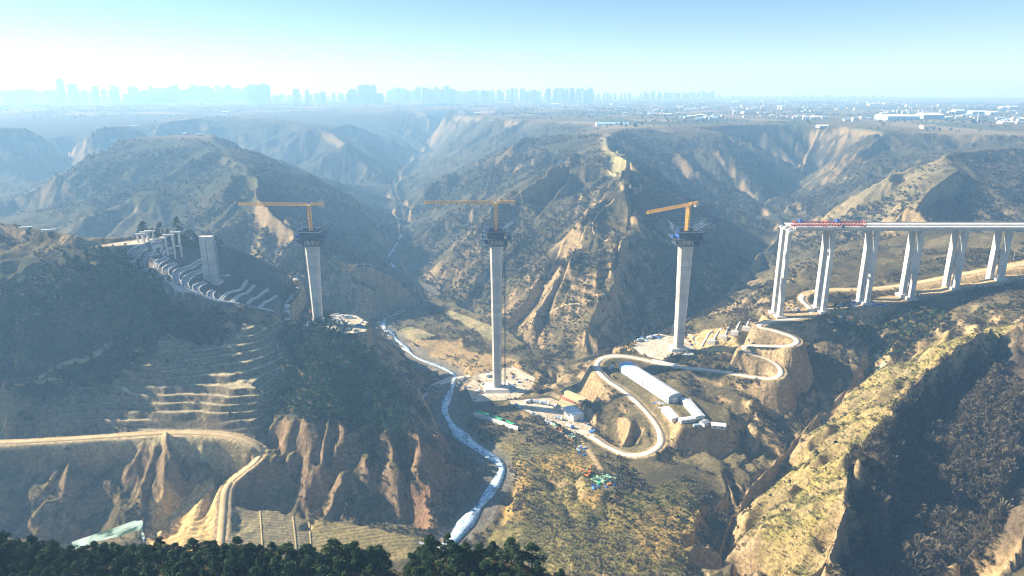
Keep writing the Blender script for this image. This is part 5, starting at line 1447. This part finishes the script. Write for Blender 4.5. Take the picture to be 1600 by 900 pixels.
# pines on the near hill along the bottom of the picture: each its own tree with trunk and crown
def near_mask(x, y):
    crest = np.interp(x, [-260, -180, -114, -60, -27, -14, 4, 14, 20], [172, 152, 140, 140, 143, 142, 140, 134, 128])
    m = (y < crest + 9) & (y > crest - 30) & (x < 15)
    gap = (x > -31) & (x < -24) & (y > crest - 12)
    return (m & ~gap).astype(float)
NP = thin(sample(near_mask, 3600, 90, 215, -50, 12), 2.8)
print('near pines', len(NP))
NP = NP[np.abs(np.arctan2(NP[:, 0], NP[:, 1])) < .80]
NP = NP[np.argsort(-(NP[:, 1] - np.interp(NP[:, 0], [-260, -180, -114, -60, -27, -14, 4, 14, 20], [172, 152, 140, 140, 143, 142, 140, 134, 128])))][:275]
TR = []
for k in range(6):
    t = thing('pine_tree', 'dark green pine in the dense row along the bottom edge', 'pine tree', (0, 0, 0), 0, 'pines on the near hill along the bottom edge')
    v, f = pine_cloud(900 + k, 2600, .17, 7.0 + .5 * (k % 3), 2.3 + .25 * (k % 2), 13)
    link('crown', fast_mesh('crown', v, f), M['pine'], t)
    m = MB(); m.cyl((0, 0, -.6), (0.1, 0, 3.4), .16, 7, .10); m.cyl((.1, 0, 3.4), (0, .1, 6.3), .10, 6, .03)
    for q in range(5):
        a = q * 2.4; m.cyl((0.05, 0, 2.2 + q * .8), (1.3 * math.cos(a), 1.3 * math.sin(a), 2.9 + q * .8), .05, 5, .02)
    m.build('trunk', M['bark'], t)
    TR.append((t, kids(t)))
order = np.argsort(np.hypot(NP[:, 0], NP[:, 1]))
for n_, i in enumerate(order):
    x, y, z = NP[i]; t, ch = TR[n_ % 6]; rz = random.uniform(0, 6.28); s_ = random.uniform(.8, 1.18)
    o = t if n_ < 6 else dup(t, (x, y, z), rz, ch=ch)
    o.location = (x, y, z - .1); o.rotation_euler = (0, 0, rz); o.scale = (s_ * random.uniform(.9, 1.15), s_, s_)
N_NEAR = len(NP)
p = hit(612, 880, 60, 300)

# conifers on the wooded spur (nearest ones are single trees) and on the left hill
PB = thin(sample(lambda x, y: (lookup(Z_PINE_B, x, y) > .5) * 1.0, 2600, 400, 720, -25, -5), 4.6)
PB = PB[np.argsort(np.hypot(PB[:, 0], PB[:, 1]))]
temps_mid = [pine_cloud(40 + k, 190, .62, 8.5, 2.9, 9) for k in range(5)]
NS = 180
MT = [fast_mesh('conifer', v, f) for v, f in temps_mid]
M['conifer'] = leaf_mat('conifer needles', (.024, .060, .026), (.056, .105, .046))
for me_ in MT: me_.materials.append(M['conifer'])
for k, q in enumerate(PB[:NS]):
    o = link('conifer', MT[k % 5], None, None, (q[0], q[1], q[2] - .3)); o.rotation_euler = (0, 0, random.uniform(0, 6.28)); s_ = random.uniform(.75, 1.2); o.scale = (s_, s_, s_ * random.uniform(.9, 1.2))
    tag(o, 'dark conifer in the grove on the spur below the left tall pier', 'conifer', 'conifers on the spur below the left pier')
rest = PB[NS:]
PA = thin(sample(lambda x, y: lookup(Z_PINE_A, x, y) * smooth(.30, .55, fbm(x / 28, y / 28, 3, 44) + .08), 2600, 430, 700, -40, -17), 4.4)
PA2 = thin(sample(lambda x, y: (lookup(Z_PINE_A2, x, y) > .4) * 1.0, 500, 560, 780, -32, -14), 4.4)
if len(rest): stuff(many('conifer_grove', temps_mid, rest, 1.0, M['conifer']), 'dense conifer grove on the upper spur')
stuff(many('conifer_wood', temps_mid, np.concatenate([PA, PA2]), 1.08, M['pine_dim']), 'dark conifer wood covering the left hillside')

# scrub, bare trees and grass tufts over the near slopes
Z_RAV = zhit([(1380,465),(1440,462),(1600,440),(1600,480),(1480,505),(1400,545),(1330,540),(1300,500)], 8)
Z_CLIFF = zone(px_poly((420,660,46),(600,672,46),(690,705,26),(690,800,4),(470,790,8),(415,770,10)), 8)
st = [scrub_cloud(60 + k, 26, .34) for k in range(6)]
blocked = np.clip(PAVE + BARE + DIRT + Z_TERR * .8 + Z_CUT + Z_FIELD1 + Z_FIELD2 + Z_FIELD3 + Z_FLAT1 + Z_FLAT2 + Z_FLAT3 * .8 + Z_EARTH * .8 + Z_EARTH2 + Z_DIG + Z_BENCHF, 0, 1)
dm, _ = seg_dist(GX, GY, ROAD_MAIN[::4]); blocked = np.maximum(blocked, 1 - smooth(5.5, 8, dm))
dm, _ = seg_dist(GX, GY, ROAD_BENCH[::4]); blocked = np.maximum(blocked, 1 - smooth(4, 6, dm))
dm, _ = seg_dist(GX, GY, RV[::6]); blocked = np.maximum(blocked, 1 - smooth(9, 13, dm)); blocked = np.maximum(blocked, (H < -1.2) * 1.0)
dm = poly_dist(GX, GY, SHED_PAD); blocked = np.maximum(blocked, 1 - smooth(0, 3, dm))
dens = smooth(.40, .62, fbm(GX / 26, GY / 26, 4, 211)) * (1 - blocked) * (GR > 210) * (1 - smooth(1.2, 1.8, SLOPE))
dens = dens * np.where(Z_R1 > .4, .35, 1.0)
P1 = sample(lambda x, y: np.clip(lookup(dens * (1 - .55 * np.clip(Z_GRASS, 0, 1)), x, y) * .8, 0, 1), 26000, 250, 900)
stuff(many('scrub', st, P1, .85, M['scrub']), 'low bare brown scrub over the near slopes')
P2 = sample(lambda x, y: np.clip(lookup(Z_BARE_R + Z_RAV * .7, x, y), 0, 1) * smooth(.28, .6, fbm(x / 24, y / 24, 4, 47)), 11000, 230, 640, 14, 39.5)
bt = [scrub_cloud(80 + k, 60, .22, w_, h_) for k, (w_, h_) in enumerate(((1.3, 2.0), (1.8, 3.6), (2.6, 4.8), (1.0, 1.4), (2.0, 2.6), (3.2, 5.2), (1.5, 4.2)))] + [pine_cloud(180 + k, 80, .26, 4.2 + .5 * k, 1.6 + .2 * k, 6) for k in range(4)]
stuff(many('bare_wood', bt, P2, 1.0, M['scrub']), 'bare brown winter woods on the shaded slope at right')
P3 = thin(sample(lambda x, y: np.clip(lookup(Z_RAV, x, y), 0, 1) * smooth(.35, .5, fbm(x / 22, y / 22, 3, 49)), 700, 430, 700, 14, 39.5), 4)
stuff(many('ravine_conifer_wood', temps_mid, P3, .75, M['pine_dim']), 'dark conifers in the ravine below the viaduct')
P4 = sample(lambda x, y: np.clip(lookup(Z_R1 + Z_GRASS, x, y) * (1 - lookup(blocked, x, y)), 0, 1), 16000, 250, 620, 0, 39.5)
gt = [scrub_cloud(120 + k, 14, .26, .9, .8) for k in range(5)]
stuff(many('dry_grass', gt, P4, 1.0, M['drygrass']), 'dry yellow grass tufts on the right ridge and low meadow')
P5 = thin(sample(lambda x, y: np.clip(lookup((1 - blocked) * smooth(.62, .72, fbm(GX / 40, GY / 40, 4, 231)) * (GR > 380), x, y), 0, 1), 2500, 380, 1000), 4)
et = [pine_cloud(140 + k, 60, .55, 3.2, 1.7, 5) for k in range(4)]
stuff(many('evergreen_scrub', et, P5, .9, M['scrub_dark']), 'dark evergreen bushes dotted over the slopes')
# bare woods on the middle distance hills
dens2 = WOOD * smooth(750, 850, GR) * (1 - smooth(1500, 1900, GR))
P6 = sample(lambda x, y: np.clip(lookup(dens2, x, y), 0, 1), 26000, 750, 1900)
ft = [scrub_cloud(160 + k, 20, .7, 2.6, 3.6) for k in range(5)]
stuff(many('hill_wood', ft, P6, 1.0, M['far_scrub']), 'bare winter woods on the middle distance hills')
# tree lines on the tableland
P7 = sample(lambda x, y: np.clip(lookup(plain * smooth(.55, .62, fbm(GX / 260, GY / 90, 3, 241)), x, y), 0, 1), 9000, 1500, 7000)
stuff(many('plain_tree_lines', [pine_cloud(170 + k, 16, 2.2, 7, 3.2, 4) for k in range(3)], P7, .75, M['scrub_dark']), 'dark tree lines between the fields of the plain')
